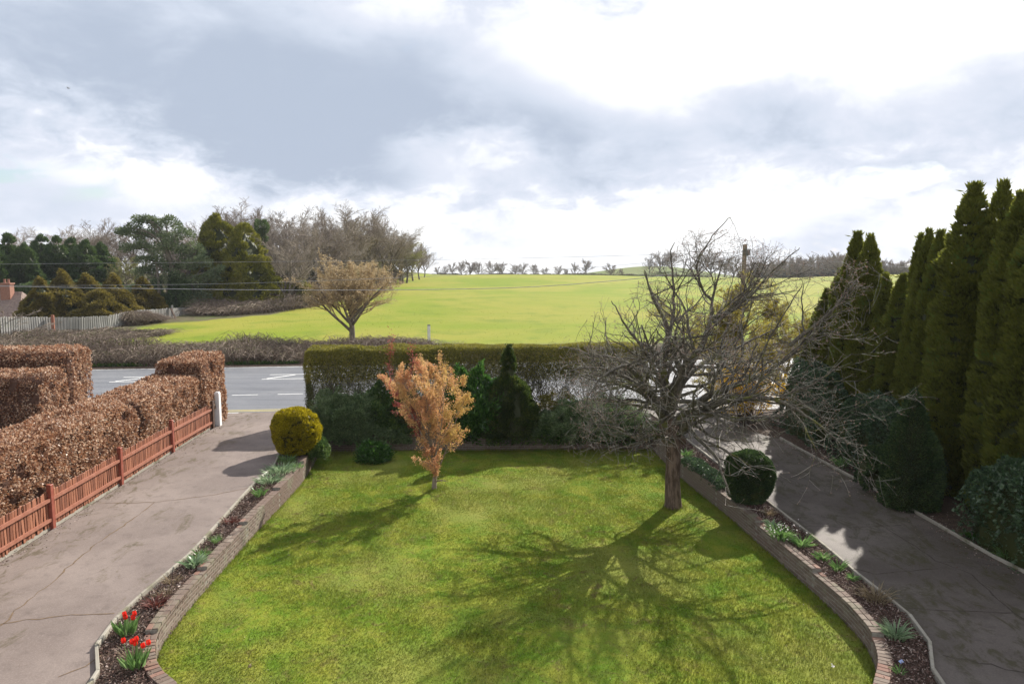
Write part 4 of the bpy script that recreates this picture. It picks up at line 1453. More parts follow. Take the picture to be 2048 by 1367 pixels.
# ------------------------------------------------------------------ orange maple
rng = np.random.default_rng(21)
mb = hit(868, 979, lawn_z)
t = thing('maple_tree', 'young vase shaped maple with orange and yellow spring leaves on the lawn', 'tree', mb)
trunk, tr = poly_tube([(0, 0, -.05), (.02, 0, .28), (.05, .02, .55), (.0, .02, .95), (-.02, 0, 1.6), (-.06, .03, 2.6), (-.10, 0, 3.5)], [.085, .065, .05, .038, .030, .020, .008])
trunk, tr = trunk[None], tr[None]
mains, mr = [], []
for k in range(13):
    a = k * 2.4 + rng.uniform(-.3, .3)
    h0 = .42 + .085 * k
    lean = rng.uniform(.27, .52) * (1.1 if k < 8 else .85)
    ln = rng.uniform(2.7, 3.35) - .08 * k
    p = np.array([.03, .01, h0])
    d = np.array([math.cos(a) * lean, math.sin(a) * lean, 1.0])
    pts = [p.copy()]
    for j in range(7):
        d = unit(d + rng.normal(0, .10, 3) + (0, 0, -.015))
        p = p + d * ln / 7
        pts.append(p.copy())
    mains.append(pts)
    mr.append(np.linspace(.026, .006, 8))
mains, mr = np.array(mains), np.array(mr)
s2, r2 = kids(rng, mains, mr, 11, .18, 1.0, (.35, .85), .30, .6, 6, .13, .02, .004)
s2b, r2b = kids(rng, trunk, tr, 30, .14, 1, (.5, 1.0), .22, .4, 6, .13, .02, .004)
s2, r2 = np.concatenate([s2, s2b]), np.concatenate([r2, r2b])
_sq = lambda q: np.stack([q[..., 0] * .80 - .085 * np.clip(q[..., 2] - .5, 0, 9), q[..., 1] * .8, q[..., 2]], -1)
mains, s2, trunk = _sq(mains), _sq(s2), np.stack([trunk[..., 0] - .085 * np.clip(trunk[..., 2] - .5, 0, 9), trunk[..., 1], trunk[..., 2]], -1)
s3, r3 = kids(rng, s2, r2, 6, .2, 1.0, (.3, .8), .42, .6, 4, .15, 0, .003)
part('trunk', tubes(trunk, tr, 8), M['acer_bark'], t, True, local=True)
part('branches', [tubes(mains, mr, 5), tubes(s2, r2, 4), tubes(s3, r3, 3)], M['acer_bark'], t, local=True)
A = np.concatenate([s3[:, 1:].reshape(-1, 3), s2[:, 2:].reshape(-1, 3)])
A = A[A[:, 2] > .38]
i = rng.integers(0, len(A), 36000)
C = A[i] + rng.normal(0, .035, (len(i), 3))
D = unit(rng.normal(size=C.shape)) + (0, 0, -.25)
sz = rng.uniform(.026, .055, len(C))
red = (C[:, 0] < -.35) & (vnoise(C, 1.6) > .52)
yel = (rng.random(len(C)) < sstep(C[:, 0] * .75 + C[:, 2] * .22 + .9 * (vnoise(C, 1.7) - .5), .45, 1.5)) & ~red
part('yellow_leaves', cards(C[yel], D[yel], sz[yel], sz[yel] * .7, .2, rng), M['acer_yellow'], t, kind='stuff', local=True)['label'] = 'yellower leaves towards the upper right'
rest_ = ~red & ~yel
part('leaves', cards(C[rest_], D[rest_], sz[rest_], sz[rest_] * .7, .2, rng), M['acer'], t, kind='stuff', local=True)
part('red_leaves', cards(C[red], D[red], sz[red], sz[red] * .6, .2, rng), M['acer_red'], t, kind='stuff', local=True)['label'] = 'redder leaves on the outer shoots'
ups = np.stack([[at(782, 770, mb[1]), at(778, 735, mb[1]), at(781, 700, mb[1]), at(783, 680, mb[1])],
                [at(820, 770, mb[1]), at(822, 745, mb[1]), at(826, 722, mb[1]), at(823, 700, mb[1])]])
C = np.repeat(ups.reshape(-1, 3), 60, 0) + rng.normal(0, .07, (480, 3)) * (1, 1, 2.0)
part('red_shoot', [tubes(ups, np.full((2, 4), .006), 4), cards(C, unit(rng.normal(size=C.shape)) + (0, 0, .5), .05, .025)], M['acer_red'], t)

# ------------------------------------------------------------------ bare apple tree
rng = np.random.default_rng(33)
ab = hit(1346, 1014, lawn_z)
t = thing('apple_tree', 'gnarled bare apple tree casting its branch shadow over the lawn', 'tree', ab)
W = lambda px, py, dy: at(px, py, ab[1] + dy) - ab        # a point of the tree, dy metres nearer or farther than the trunk
tp, trr = poly_tube([(0, 0, -.1), (0, 0, .12), W(1345, 960, 0), W(1347, 905, .0), W(1343, 868, .05), W(1338, 835, .05)], [.30, .235, .205, .20, .215, .20], sub=6)
knots = [(W(1330, 878, -.12), .12), (W(1366, 880, -.1), .11), (W(1352, 855, -.15), .12), (W(1325, 850, 0), .12)]
g = [tubes(tp[None], trr[None], 14)]
for c_, r_ in knots:
    g.append(tubes(np.array([[c_ - (0, 0, r_ * 1.1), c_ - (0, 0, r_ * .5), c_, c_ + (0, 0, r_ * .5), c_ + (0, 0, r_ * 1.1)]]), np.array([[.03, r_ * .8, r_, r_ * .8, .03]]), 8))
part('trunk', g, M['apple_trunk'], t, True, local=True)
fork = W(1338, 835, .05)
limbs = [
    ([fork, W(1322, 790, -.2), W(1318, 735, -.3), W(1330, 660, -.4), W(1300, 600, -.6), W(1285, 545, -.7)], .14),
    ([fork, W(1355, 790, .3), W(1390, 730, .5), W(1420, 660, .7), W(1425, 590, .8), W(1440, 520, .9)], .15),
    ([W(1345, 850, 0), W(1395, 800, -.5), W(1440, 770, -.9), W(1500, 745, -1.1), W(1580, 690, -1.3), W(1650, 600, -1.4)], .13),
    ([W(1352, 865, 0), W(1390, 830, -.8), W(1450, 800, -1.5), W(1540, 800, -2.1), W(1620, 840, -2.5), W(1680, 890, -2.7)], .12),
    ([W(1335, 855, 0), W(1300, 800, -.3), W(1250, 755, -.5), W(1190, 735, -.6), W(1130, 745, -.6)], .11),
    ([fork, W(1300, 760, .8), W(1240, 710, 1.4), W(1180, 690, 1.8), W(1120, 670, 2.1)], .11),
    ([W(1345, 880, -.1), W(1310, 862, -.8), W(1270, 872, -1.3), W(1225, 850, -1.6), W(1180, 840, -1.8)], .07),
    ([fork, W(1350, 760, -.9), W(1370, 720, -1.7), W(1400, 700, -2.3), W(1440, 690, -2.8)], .11),
    ([fork, W(1370, 770, 1.2), W(1430, 720, 2.0), W(1500, 690, 2.6), W(1570, 650, 3.0)], .11),
    ([W(1355, 870, 0), W(1385, 850, .3), W(1400, 815, .8), W(1470, 790, 1.4), W(1560, 790, 1.9)], .09),
    ([W(1340, 845, 0), W(1290, 780, -1.0), W(1250, 740, -1.8), W(1200, 770, -2.3), W(1160, 820, -2.6)], .09),
    ([fork, W(1325, 770, -.6), W(1290, 700, -.9), W(1250, 640, -1.0), W(1225, 590, -1.0)], .08),
    ([W(1325, 700, -.3), W(1345, 640, .2), W(1350, 580, .3), W(1345, 520, .3), W(1352, 478, .3)], .055),
    ([W(1425, 640, .8), W(1480, 600, 1.0), W(1500, 560, 1.0), W(1520, 520, 1.0)], .05),
    ([W(1425, 600, .8), W(1400, 560, .7), W(1395, 510, .6), W(1425, 465, .6), W(1462, 428, .6)], .035),
    ([W(1420, 640, .7), W(1480, 610, .6), W(1530, 560, .5), W(1600, 500, .5)], .05),
    ([W(1580, 690, -1.3), W(1640, 640, -1.4), W(1690, 590, -1.5), W(1722, 548, -1.5)], .05)]
lp2, lr2 = [], []
for pts, r0 in limbs:
    P_, R_ = poly_tube(pts, r0 * np.linspace(1, .06, len(pts)) ** 1.25 + .008, sub=8)
    P_ = P_ + np.cumsum(rng.normal(0, .018, P_.shape), 0)
    s = np.linspace(0, len(P_) - 1, 24)
    i = np.clip(np.floor(s).astype(int), 0, len(P_) - 2)
    f = (s - i)[:, None]
    lp2.append(P_[i] * (1 - f) + P_[i + 1] * f)
    lr2.append(R_[i] * (1 - f[:, 0]) + R_[i + 1] * f[:, 0])
limbP, limbR = np.array(lp2), np.array(lr2)
part('limbs', tubes(limbP, limbR, 9), M['apple_bark'], t, True, local=True)
crown_c = W(1400, 760, -.1)
b2, br2 = kids(rng, limbP, limbR, 14, .12, 1.0, (.5, 1.3), .50, .55, 10, .17, .010, .008, .35, .05, crown_c)
b3, br3 = kids(rng, b2, br2, 6, .12, 1.0, (.4, 1.2), .60, .55, 9, .16, .010, .005, .35, .03, crown_c)
b4, br4 = kids(rng, b3, br3, 4, .15, 1.0, (.4, 1.2), .62, .6, 6, .11, .02, .0044, .3)


def env(Pt, Rt):
    """keep what grows inside the lopsided crown"""
    e = Pt[:, -1]
    q = e + ab
    pxx = 1024 + FPX * q[:, 0] / q[:, 1]
    zc = e[:, 2]
    okk = (e[:, 0] > -3.5 + .25 * np.abs(e[:, 1])) & (e[:, 0] < 5.2) & (np.abs(e[:, 1]) < 3.9) & (zc > 1.0 - .32 * np.clip(e[:, 0] - 1.2, 0, 9))
    lim = np.interp(e[:, 0], [-3.6, -2.2, -.8, .4, 2, 3.5, 5, 6], [3.8, 5.1, 6.6, 7.7, 7.5, 7.0, 6.2, 4.6])
    return Pt[okk & (zc < lim)], Rt[okk & (zc < lim)]


b2, br2 = env(b2, br2)
b3, br3 = env(b3, br3)
b4, br4 = env(b4, br4)
print('apple', len(b2), len(b3), len(b4))
part('branches', [tubes(b2, br2, 5), tubes(b3, br3, 4)], M['apple_bark'], t, local=True)
part('twigs', tubes(b4, br4, 3), M['apple_twig'], t, local=True)
e = np.concatenate([b4[:, -1], b4[:, -2][::2], b3[:, -1]])
part('buds', cards(e, rng.normal(size=e.shape), .035, .02, .4, rng), M['bud'], t, kind='stuff', local=True)

# ------------------------------------------------------------------ bare trees, budding trees
def bare_tree(name, seed, H, W_, spread, mats, twig_r=.012, n_main=9, levels=(9, 7, 5), buds=None, bsize=.08, nb=0, trunk_r=.16, first=.22, ang=(.35, .75), upk=.06):
    """meshes of one leafless tree, local to its base"""
    rng = np.random.default_rng(seed)
    P_, R_ = poly_tube([(0, 0, -.3), (rng.normal(0, .02) * H, rng.normal(0, .02) * H, H * .3), (rng.normal(0, .03) * H, rng.normal(0, .03) * H, H * .6), (rng.normal(0, .04) * H, 0, H * .95)],
                       [trunk_r, trunk_r * .75, trunk_r * .45, trunk_r * .1], sub=5)
    P_, R_ = P_[None], R_[None]
    wn_ = .6
    a1, r1 = kids(rng, P_, R_, n_main, first, .95, ang, spread, .65, 9, .075, upk, twig_r * 1.6, .45)
    a2, r2_ = kids(rng, a1, r1, levels[0], .25, 1, (.3, .8), .48, .6, 7, .075, upk * .7, twig_r * 1.3, .3)
    a3, r3_ = kids(rng, a2, r2_, levels[1], .2, 1, (.3, .8), .5, .65, 5, .085, upk * .5, twig_r, .3)
    ls_ = [P_, a1, a2, a3]
    rs_ = [R_, r1, r2_, r3_]
    if levels[2]:
        a4, r4_ = kids(rng, a3, r3_, levels[2], .2, 1, (.25, .7), .55, .7, 4, .09, upk * .3, twig_r * .8, .3)
        ls_.append(a4)
        rs_.append(r4_)
    allp = np.concatenate([q.reshape(-1, 3) for q in ls_])
    kz = H / np.percentile(allp[:, 2], 99.7)
    kr_ = W_ / np.percentile(np.hypot(allp[:, 0], allp[:, 1]), 97)
    ls_ = [q * (kr_, kr_, kz) for q in ls_]
    P_, a1 = ls_[0], ls_[1]
    gs = [tubes(a_, b_, 3) for a_, b_ in zip(ls_[2:], rs_[2:])]
    pts = ls_[-1]
    out = [('trunk', mesh('trunk', [tubes(P_, R_, 7), tubes(a1, r1, 5)], mats[0], True)), ('twigs', mesh('twigs', gs, mats[1]))]
    if buds is not None:
        A_ = pts[:, 1:].reshape(-1, 3)
        i = rng.integers(0, len(A_), nb)
        C_ = A_[i] + rng.normal(0, bsize * .4, (nb, 3))
        out.append(('buds', mesh('buds', cards(C_, rng.normal(size=C_.shape) + (0, 0, .2), bsize * rng.uniform(.6, 1.3, nb), bsize * .4, .2, rng), buds)))
    return out


def place(parts_, name, label, cat, loc, sc_, rz, group=None):
    t = thing(name, label, cat, loc, group)
    for nm, me in parts_:
        o = link(nm, me, t)
        o.scale = sc_ if isinstance(sc_, tuple) else (sc_,) * 3
        o.rotation_euler.z = rz
        if nm in ('buds', 'foliage'):
            o['kind'] = 'stuff'
    return t


TZ = lambda x, y: float(terrain(x, y))
ft = bare_tree('field', 71, 6.5, 2.9, .72, (M['bare_bark'], M['catkin_twig']), .010, 26, (10, 6, 4), M['catkin_twig'], .11, 20000, .22, .26, (.5, .85), .07)
p = at(705, 688, 53)
place(ft, 'roadside_tree', 'small round budding tree with golden twigs standing alone by the road', 'tree', (p[0], 53, TZ(p[0], 53)), (1.18, 1.18, 1.0), .4)
mp = at(858, 690, 55)
t = thing('marker_post', 'white marker post at the near edge of the green field', 'post', (mp[0], 55, TZ(mp[0], 55)))
part('shaft', box((0, 0, .65), (.20, .20, 1.35), .3, taper=.97), M['white_paint'], t, local=True)
part('cap', box((0, 0, 1.36), (.22, .22, .08), .3, taper=.8), M['metal'], t, local=True)

# variants for the woods
wood = [bare_tree('wood', 80 + k, 13.6, 4.6, .60, (M['bare_bark'], M['bare_twig']), .022, 20, (9, 7, 3), trunk_r=.26, first=.25, ang=(.3, .8), upk=.09) for k in range(4)]
wood.append(bare_tree('wood', 88, 13.6, 6.2, .5, (M['bare_bark'], M['bare_twig']), .022, 20, (10, 7, 3), trunk_r=.3, first=.15, ang=(.5, 1.1), upk=.05))
small = [bare_tree('small', 92 + k, 8.8, 4.2, .7, (M['bare_bark'], M['bare_twig']), .040, 22, (9, 7, 0), trunk_r=.22, first=.12, ang=(.5, 1.1), upk=.05) for k in range(3)]
budding = [bare_tree('bud', 96 + k, 6.8, 2.9, .5, (M['bare_bark'], M['bare_twig']), .02, 16, (8, 6, 0), M['spring'], .16, 11000, .14, .15, (.4, .9), .05) for k in range(2)]

rng = np.random.default_rng(5)
G1 = 'bare trees of the wood left of the field'
spec = [(445, 412, 96), (478, 400, 100), (500, 415, 104), (545, 425, 100), (575, 418, 112), (600, 428, 106), (628, 430, 118), (655, 415, 112), (684, 405, 116), (700, 418, 124),
        (722, 425, 130), (738, 425, 122), (765, 428, 135), (780, 432, 128), (800, 455, 145), (812, 462, 150), (825, 475, 160), (838, 485, 168), (520, 440, 92), (640, 450, 104), (560, 455, 90),
        (750, 455, 140), (790, 470, 150), (670, 455, 106), (610, 460, 98), (715, 460, 118), (848, 498, 182)]
for k, (px, py, Yv) in enumerate(spec):
    Yv = Yv + rng.uniform(-2, 2) + (12 if px < 590 else 0)
    top = at(px, py, Yv)
    z0 = TZ(top[0], Yv)
    s = (top[2] - z0) / 13.6
    place(wood[k % 5], 'bare_tree', 'bare brown tree of the leafless wood left of the green field', 'tree', (top[0], Yv, z0), (s * 1.15, s * 1.15, s), rng.uniform(0, 6.28), G1)
for k, (px, py, Yv) in enumerate([(15, 468, 130), (60, 462, 128), (110, 455, 124), (145, 452, 130), (185, 446, 118), (205, 437, 122), (228, 470, 126), (262, 452, 125), (350, 448, 120), (388, 452, 118), (330, 455, 128)]):
    top = at(px, py, Yv)
    z0 = 0.5
    s = (top[2] - z0) / 13.6
    place(wood[(k + 2) % 5], 'bare_tree', 'bare tree showing above the evergreens at the left', 'tree', (top[0], Yv, z0), (s * 1.2, s * 1.2, s), rng.uniform(0, 6.28), 'bare trees above the left evergreens')
for k, (px, py, Yv, sw, lab) in enumerate([(805, 485, 150, 1.25, 'pale green budding tree at the end of the wood above the field'), (745, 520, 128, 1.1, 'yellow green budding bush behind the roadside tree crown'),
                                           (575, 478, 86, 1.2, 'dense twiggy bush with a domed top beside the golden evergreens'), (718, 530, 100, 1.0, 'low budding bush at the wood edge near the roadside tree'),
                                           (245, 515, 92, .9, 'bright yellow green bush between dark cypresses and the pine')]):
    top = at(px, py, Yv)
    z0 = TZ(top[0], Yv)
    s = (top[2] - z0) / (13.6 if k == 2 else 6.8)
    sw = sw * .8 if k == 2 else sw
    place(wood[4] if k == 2 else budding[k % 2], 'budding_tree', lab, 'tree', (top[0], Yv, z0), (s * sw, s * sw, s), k * 2.0)

# far line of trees beyond the crest
labs = lambda k: ('round distant tree in the close row on the skyline left of centre' if k < 9 else 'distant tree of the thin pair with sky around it on the skyline' if k in (10, 11) else
    'lone distant tree at the right end of the thin skyline row' if k == 12 else 'bare tree on or beside the distant mound' if k in (18, 19, 20) else
    'distant tree behind the top of the bare apple crown' if k > 20 else 'tiny distant bush filling the skyline row beyond the field')
for k, (px, py, Yv, w_) in enumerate([(905, 524, 380, 1.1), (922, 521, 375, 1.1), (940, 520, 385, 1.2), (957, 522, 380, 1.1), (984, 521, 390, 1.2), (1005, 523, 395, 1.2), (1030, 527, 400, 1.3), (1046, 524, 390, 1.0), (1067, 527, 400, 1.1),
                                      (1117, 530, 410, 1.2), (1148, 524, 400, .8), (1173, 517, 390, .9), (1221, 526, 330, 1.3), (1243, 536, 330, 1.0), (875, 532, 360, .9), (890, 530, 365, 1.0), (1090, 534, 400, 1.1), (1130, 536, 400, 1.1),
                                      (1300, 512, 400, 1.0), (1320, 502, 405, 1.2), (1345, 500, 410, 1.3), (1395, 515, 400, 1.0), (1425, 498, 360, 1.3), (1450, 510, 365, 1.3), (1470, 514, 350, 1.2)]):
    top = at(px, py, Yv)
    z0 = TZ(top[0], Yv)
    s = (top[2] - z0) / 8.8
    place(small[k % 3], 'distant_tree', labs(k), 'tree', (top[0], Yv, z0), (s * w_, s * w_, s), k * 1.3, 'distant trees on the skyline')
for k in range(40):
    px = 1500 + k * 8.3 + rng.uniform(-3, 3)
    py = np.interp(px, [1500, 1540, 1600, 1660, 1700, 1800, 1850], [520, 516, 512, 506, 504, 520, 522]) + rng.uniform(-3, 8)
    Yv = rng.uniform(300, 350)
    top = at(px, py, Yv)
    z0 = TZ(top[0], Yv)
    s = (top[2] - z0) / 8.8
    place(small[k % 3], 'distant_tree', 'distant bare tree of the hazy wood beyond the field behind the utility pole', 'tree', (top[0], Yv, z0), (s * .85, s * .85, s), k * 1.3, 'trees of the hazy wood behind the utility pole')


mass('scrub', 'brown and olive undergrowth along the field edge of the bare wood', 'shrubs', [(-33, 92), (-31, 105), (-31, 120), (-31.5, 140), (-32, 160), (-33, 185)], 5, [3.0, 3.6, 3.8, 4.2, 4.0, 3.0], M['scrub'], 16000, .42, 104, zf=lambda x, y: terrain(x, y), lump=.9, lsc=.35)
mass('scrub', 'dim twiggy undergrowth deeper inside the bare wood', 'shrubs', [(-44, 98), (-42, 110), (-40, 125), (-38, 145)], 6, [4.0, 4.5, 4.5, 4.0], M['bramble_stem'], 9000, .5, 105, zf=lambda x, y: terrain(x, y), lump=.9, lsc=.35)


def scrub(label, px0, px1, py_top, Yv, seed, w_=5, n=5000, mat='scrub', size=.55, hk=1.0):
    a, b = at(px0, py_top, Yv), at(px1, py_top, Yv)
    pts = [(a[0] + (b[0] - a[0]) * i / 6, Yv) for i in range(7)]
    rr_ = np.random.default_rng(seed)
    hs = [max(.5, (a[2] - TZ(x, y)) * hk * rr_.uniform(.75, 1.1)) for x, y in pts]
    mass('hedgerow', label, 'hedgerow', pts, w_, hs, M[mat], n, size, seed, zf=lambda x, y: terrain(x, y), lump=.6, lsc=.25)


scrub('low dark hedgerow under the distant skyline trees', 862, 1215, 549, 372, 101, 6, 7000, 'scrub', .7)
scrub('scrubby hedge on the slope below the distant mound', 1190, 1420, 551, 300, 102, 5, 5000, 'scrub', .6)
scrub('dense grey undergrowth of the hazy wood behind the utility pole', 1480, 1860, 536, 330, 103, 10, 12000, 'scrub', .8)

# ------------------------------------------------------------------ brambles
def bramble(label, spine, w_, hs, n_st, n_leaf, seed, stem_r=.011, zf=terrain, leafm='bramble_leaf', arc=1.1):
    rng = np.random.default_rng(seed)
    S = np.array(spine, float)
    along_y = abs(S[-1, 1] - S[0, 1]) > abs(S[-1, 0] - S[0, 0])
    jx, jy = (1.0, .35) if along_y else (.35, 1.0)
    seg = np.concatenate([[0], np.cumsum(np.linalg.norm(np.diff(S, axis=0), axis=1))])
    hs = np.array(hs, float)

    def sample(n):
        u = rng.random(n) * seg[-1]
        c = np.stack([np.interp(u, seg, S[:, 0]), np.interp(u, seg, S[:, 1])], 1)
        c = c + rng.uniform(-.5, .5, (n, 2)) * np.interp(u, seg, np.broadcast_to(w_, len(S)))[:, None] * (jx, jy) + rng.normal(0, .2, (n, 2))
        return u, c, np.interp(u, seg, hs)

    u, c, h = sample(n_st)
    P = np.zeros((n_st, 7, 3))
    P[:, 0, :2] = c
    P[:, 0, 2] = zf(c[:, 0], c[:, 1])
    lump = .55 + .9 * vnoise(P[:, 0], .45)
    th = rng.uniform(0, 6.283, n_st)
    hd = np.stack([np.cos(th), np.sin(th)], 1)
    L = rng.uniform(.8, 2.2, n_st) * arc
    top = h * lump * rng.uniform(.45, 1.1, n_st)
    for j in range(1, 7):
        q = j / 6
        P[:, j, :2] = c + hd * (L * q)[:, None] * .8 + rng.normal(0, .05, (n_st, 2))
        P[:, j, 2] = P[:, 0, 2] + top * math.sin(min(q * 2.4, math.pi)) + rng.normal(0, .03, n_st)
    R = np.linspace(stem_r, stem_r * .5, 7)[None, :].repeat(n_st, 0)
    mid = S[len(S) // 2]
    t = thing('bramble_thicket', label, 'brambles', (mid[0], mid[1], float(zf(mid[0], mid[1]))))
    part('stems', tubes(P, R, 3), M['bramble_stem'], t, kind='stuff')
    u, c, h = sample(n_leaf)
    z0 = zf(c[:, 0], c[:, 1])
    C = np.concatenate([c, z0[:, None]], 1)
    lump = .55 + .9 * vnoise(C, .45)
    C[:, 2] += h * lump * np.abs(rng.beta(2.2, 1.3, n_leaf)) * .95
    sz = rng.uniform(.06, .14, n_leaf)
    part('leaves', cards(C, rng.normal(size=C.shape), sz, sz * .6, .2, rng), M[leafm], t, kind='stuff')
    # the tangled dead growth inside
    xs_ = resample(np.concatenate([S, hs[:, None], np.broadcast_to(w_, len(S))[:, None]], 1), 1.2)
    V, F = [], []
    for i, p_ in enumerate(xs_):
        for k in range(7):
            a_ = (k / 6 - .5) * p_[3] * .86
            x, y = (p_[0] - a_, p_[1]) if along_y else (p_[0], p_[1] + a_)
            pt = np.array([[x, y, float(zf(x, y))]])
            V.append((x, y, pt[0, 2] - .1 + (0 if k in (0, 6) else p_[2] * (.22 + .55 * vnoise(pt, .45)[0]))))
    for i in range(len(xs_) - 1):
        for k in range(6):
            F.append([i * 7 + k, i * 7 + 7 + k, i * 7 + 8 + k, i * 7 + k + 1])
    part('dead_growth', (V, F), M['bramble_stem'], t, True)
    return t


ry = lambda x, o: ROAD_FAR + ROAD_K * x + o
bx = np.linspace(-46, -4, 12)
bramble('tangled purplish brown bramble bank along the far side of the road', [(x, ry(x, 3.6)) for x in bx], 4.6,
        [.95, .95, 1.0, 1.1, 1.15, 1.3, 1.25, 1.2, 1.25, 1.15, 1.0, .7], 15000, 15000, 201, .014)
bramble('olive bramble slope below the grey boundary fence', [(-44, 51), (-38, 55.5), (-33, 58.5), (-29, 60)], [5, 5, 3.5, 2], [.6, .6, .5, .4], 4500, 9000, 202, .015)
bramble('brown bramble mound heaped against the grey fence', [(-35.7, 67.3), (-35.2, 68.8), (-34.8, 70.2)], [1.6, 1.8, 1.5], [1.0, .8, .5], 2000, 2000, 203, .016)
bramble('long straggling bramble bank running along the wood edge above the field', [(-32, 77), (-30, 82), (-28.5, 88), (-27.5, 100), (-27.5, 118), (-28, 140), (-29, 170)],
        [4, 8, 9, 9, 8, 7, 6], [.8, 1.3, 2.0, 2.0, 1.9, 1.8, 1.6], 30000, 60000, 204, .020, arc=1.6)
bramble('thin scrub along the road behind the clipped hedge', [(x, ry(x, 3.0)) for x in (-3, 8, 20, 34, 48)], 3, [.5, .6, .9, 1.2, 1.2], 4000, 3500, 205, .014)
# green weeds at the bramble foot
n = 16000
x = RNG.uniform(-46, 6, n)
C = np.stack([x, ry(x, 1.05) + np.abs(RNG.normal(0, .28, n)), np.zeros(n)], 1)
C[:, 2] = terrain(C[:, 0], C[:, 1])
kp = vnoise(C, .5) > .38
C = C[kp]
o = link('weeds', mesh('weeds', cards(C, RNG.normal(0, .6, C.shape) + (0, 0, 1), RNG.uniform(.1, .28, len(C)), .06), M['juniper_g']))
tag(o, 'green weeds at the foot of the roadside brambles', 'weeds', kind='stuff')
n = 1500
x = RNG.uniform(-28, 40, n)
C = np.stack([x, RNG.uniform(54, 84, n), np.zeros(n)], 1)
C[:, 2] = terrain(C[:, 0], C[:, 1])
o = link('field_tufts', mesh('field_tufts', cards(C, RNG.normal(0, .5, C.shape) + (0, 0, .8), RNG.uniform(.05, .10, len(C)), .05), M['field']))
tag(o, 'coarse grass tufts in the near part of the field', 'grass', kind='stuff')

# ------------------------------------------------------------------ grey boundary fence beyond the road
fpts = [(0, 634, 669, 55), (60, 634, 673, 58), (104, 634, 676, 60), (160, 634, 672, 62), (219, 631, 665, 65), (250, 624, 660, 67.5), (281, 620, 655, 70), (344, 616, 650, 75), (395, 614, 640, 81), (440, 612, 634, 86)]
tops = np.array([at(a, b, d_) for a, b, _, d_ in fpts])
bots = np.array([[p[0], p[1], TZ(p[0], p[1]) - .1] for p in tops])
t = thing('board_fence', 'weathered grey vertical board fence below the evergreens beyond the road', 'fence', bots[4])
TB = resample(np.concatenate([tops, bots], 1), .17)
geo = []
for i in range(len(TB) - 1):
    a, b = TB[i], TB[i + 1]
    d = unit(b[:2] - a[:2])
    nn_ = np.array([-d[1], d[0]]) * (.02 if i % 2 else -.02)
    wv = math.sin(i * .13) * .05
    zt = a[2] + RNG.normal(0, .03)
    P4 = [(*(a[:2] + nn_), a[5]), (*(b[:2] + nn_), b[5]), (*(b[:2] + nn_ + wv), zt), (*(a[:2] + nn_ + wv), zt)]
    off_ = np.array([nn_[0], nn_[1], 0]) * .9
    off_ = np.array([-d[1] * .025, d[0] * .025, 0])
    P8 = np.concatenate([np.array(P4), np.array(P4) + off_])
    geo.append((P8, [[0, 1, 2, 3], [4, 7, 6, 5], [3, 2, 6, 7], [0, 3, 7, 4], [1, 5, 6, 2]], np.full(5, RNG.random())))
part('board', geo, M['grey_board'], t, kind='stuff')
for (px, py0, py1, d_, w_) in ((105, 632, 677, 59.7, .2), (344, 612, 651, 74.6, .16), (438, 608, 636, 85.5, .16)):
    a, b = at(px, py0, d_), at(px, py1, d_)
    V, F = box((a[0], a[1], (a[2] + b[2]) / 2), (w_, w_, a[2] - b[2] + .2), .3)
    o = part('post', (V, F), M['fence_rail'] if px == 105 else M['grey_board'], t)
    if px == 105:
        o['label'] = 'rusty reddish corner post'
for (x0, y0, x1, y1, d_) in ((342, 617, 357, 650, 73.5), (372, 628, 386, 640, 78)):
    a, b = at(x0, y0, d_ + .8), at(x1, y1, d_ - .8)
    part('prop', bar(a, b, .12, .12), M['dark_wood'], t)

# ------------------------------------------------------------------ house among the trees
hp = at(2, 640, 76)
t = thing('house', 'old house with brown tiled roof and brick chimney hidden among evergreens', 'house', (hp[0], 76, -2.3))
part('wall', box((-2, 0, 1.2), (11, 6.5, 2.4), .1), M['render'], t, local=True)
V = np.array([(-8, -3.9, 2.4), (4.4, -3.9, 2.4), (4.4, 3.9, 2.4), (-8, 3.9, 2.4), (-6.5, 0, 5.6), (2.4, 0, 5.6)])
rf = part('roof', [(V, [[0, 1, 5, 4], [2, 3, 4, 5]]), (V, [[1, 2, 5], [3, 0, 4]]), (V, [[0, 3, 2, 1]])], M['roof_tile'], t, local=True)
ch = link('chimney', mesh('chimney', [box((1.3, -.6, 5.4), (.95, .8, 2.0), .1), box((1.3, -.6, 6.45), (1.1, .95, .14), .1)], M['far_brick']), rf)
for k in (-.2, .2):
    link('chimney_pot', mesh('chimney_pot', tubes(np.array([[[1.3 + k, -.6, 6.5], [1.3 + k, -.6, 6.7], [1.3 + k, -.6, 6.92]]]), np.array([[.14, .11, .12]]), 8), M['far_brick']), rf)
for k in (-5, -2, 1.5):
    w_ = link('window', mesh('window', box((k, -3.3 + k * .1, 1.4), (1.3, .1, 1.1), .1), M['white_paint']), t)
    link('pane', mesh('pane', box((k, -3.36 + k * .1, 1.4), (1.1, .04, .9), .1), M['glass']), w_)

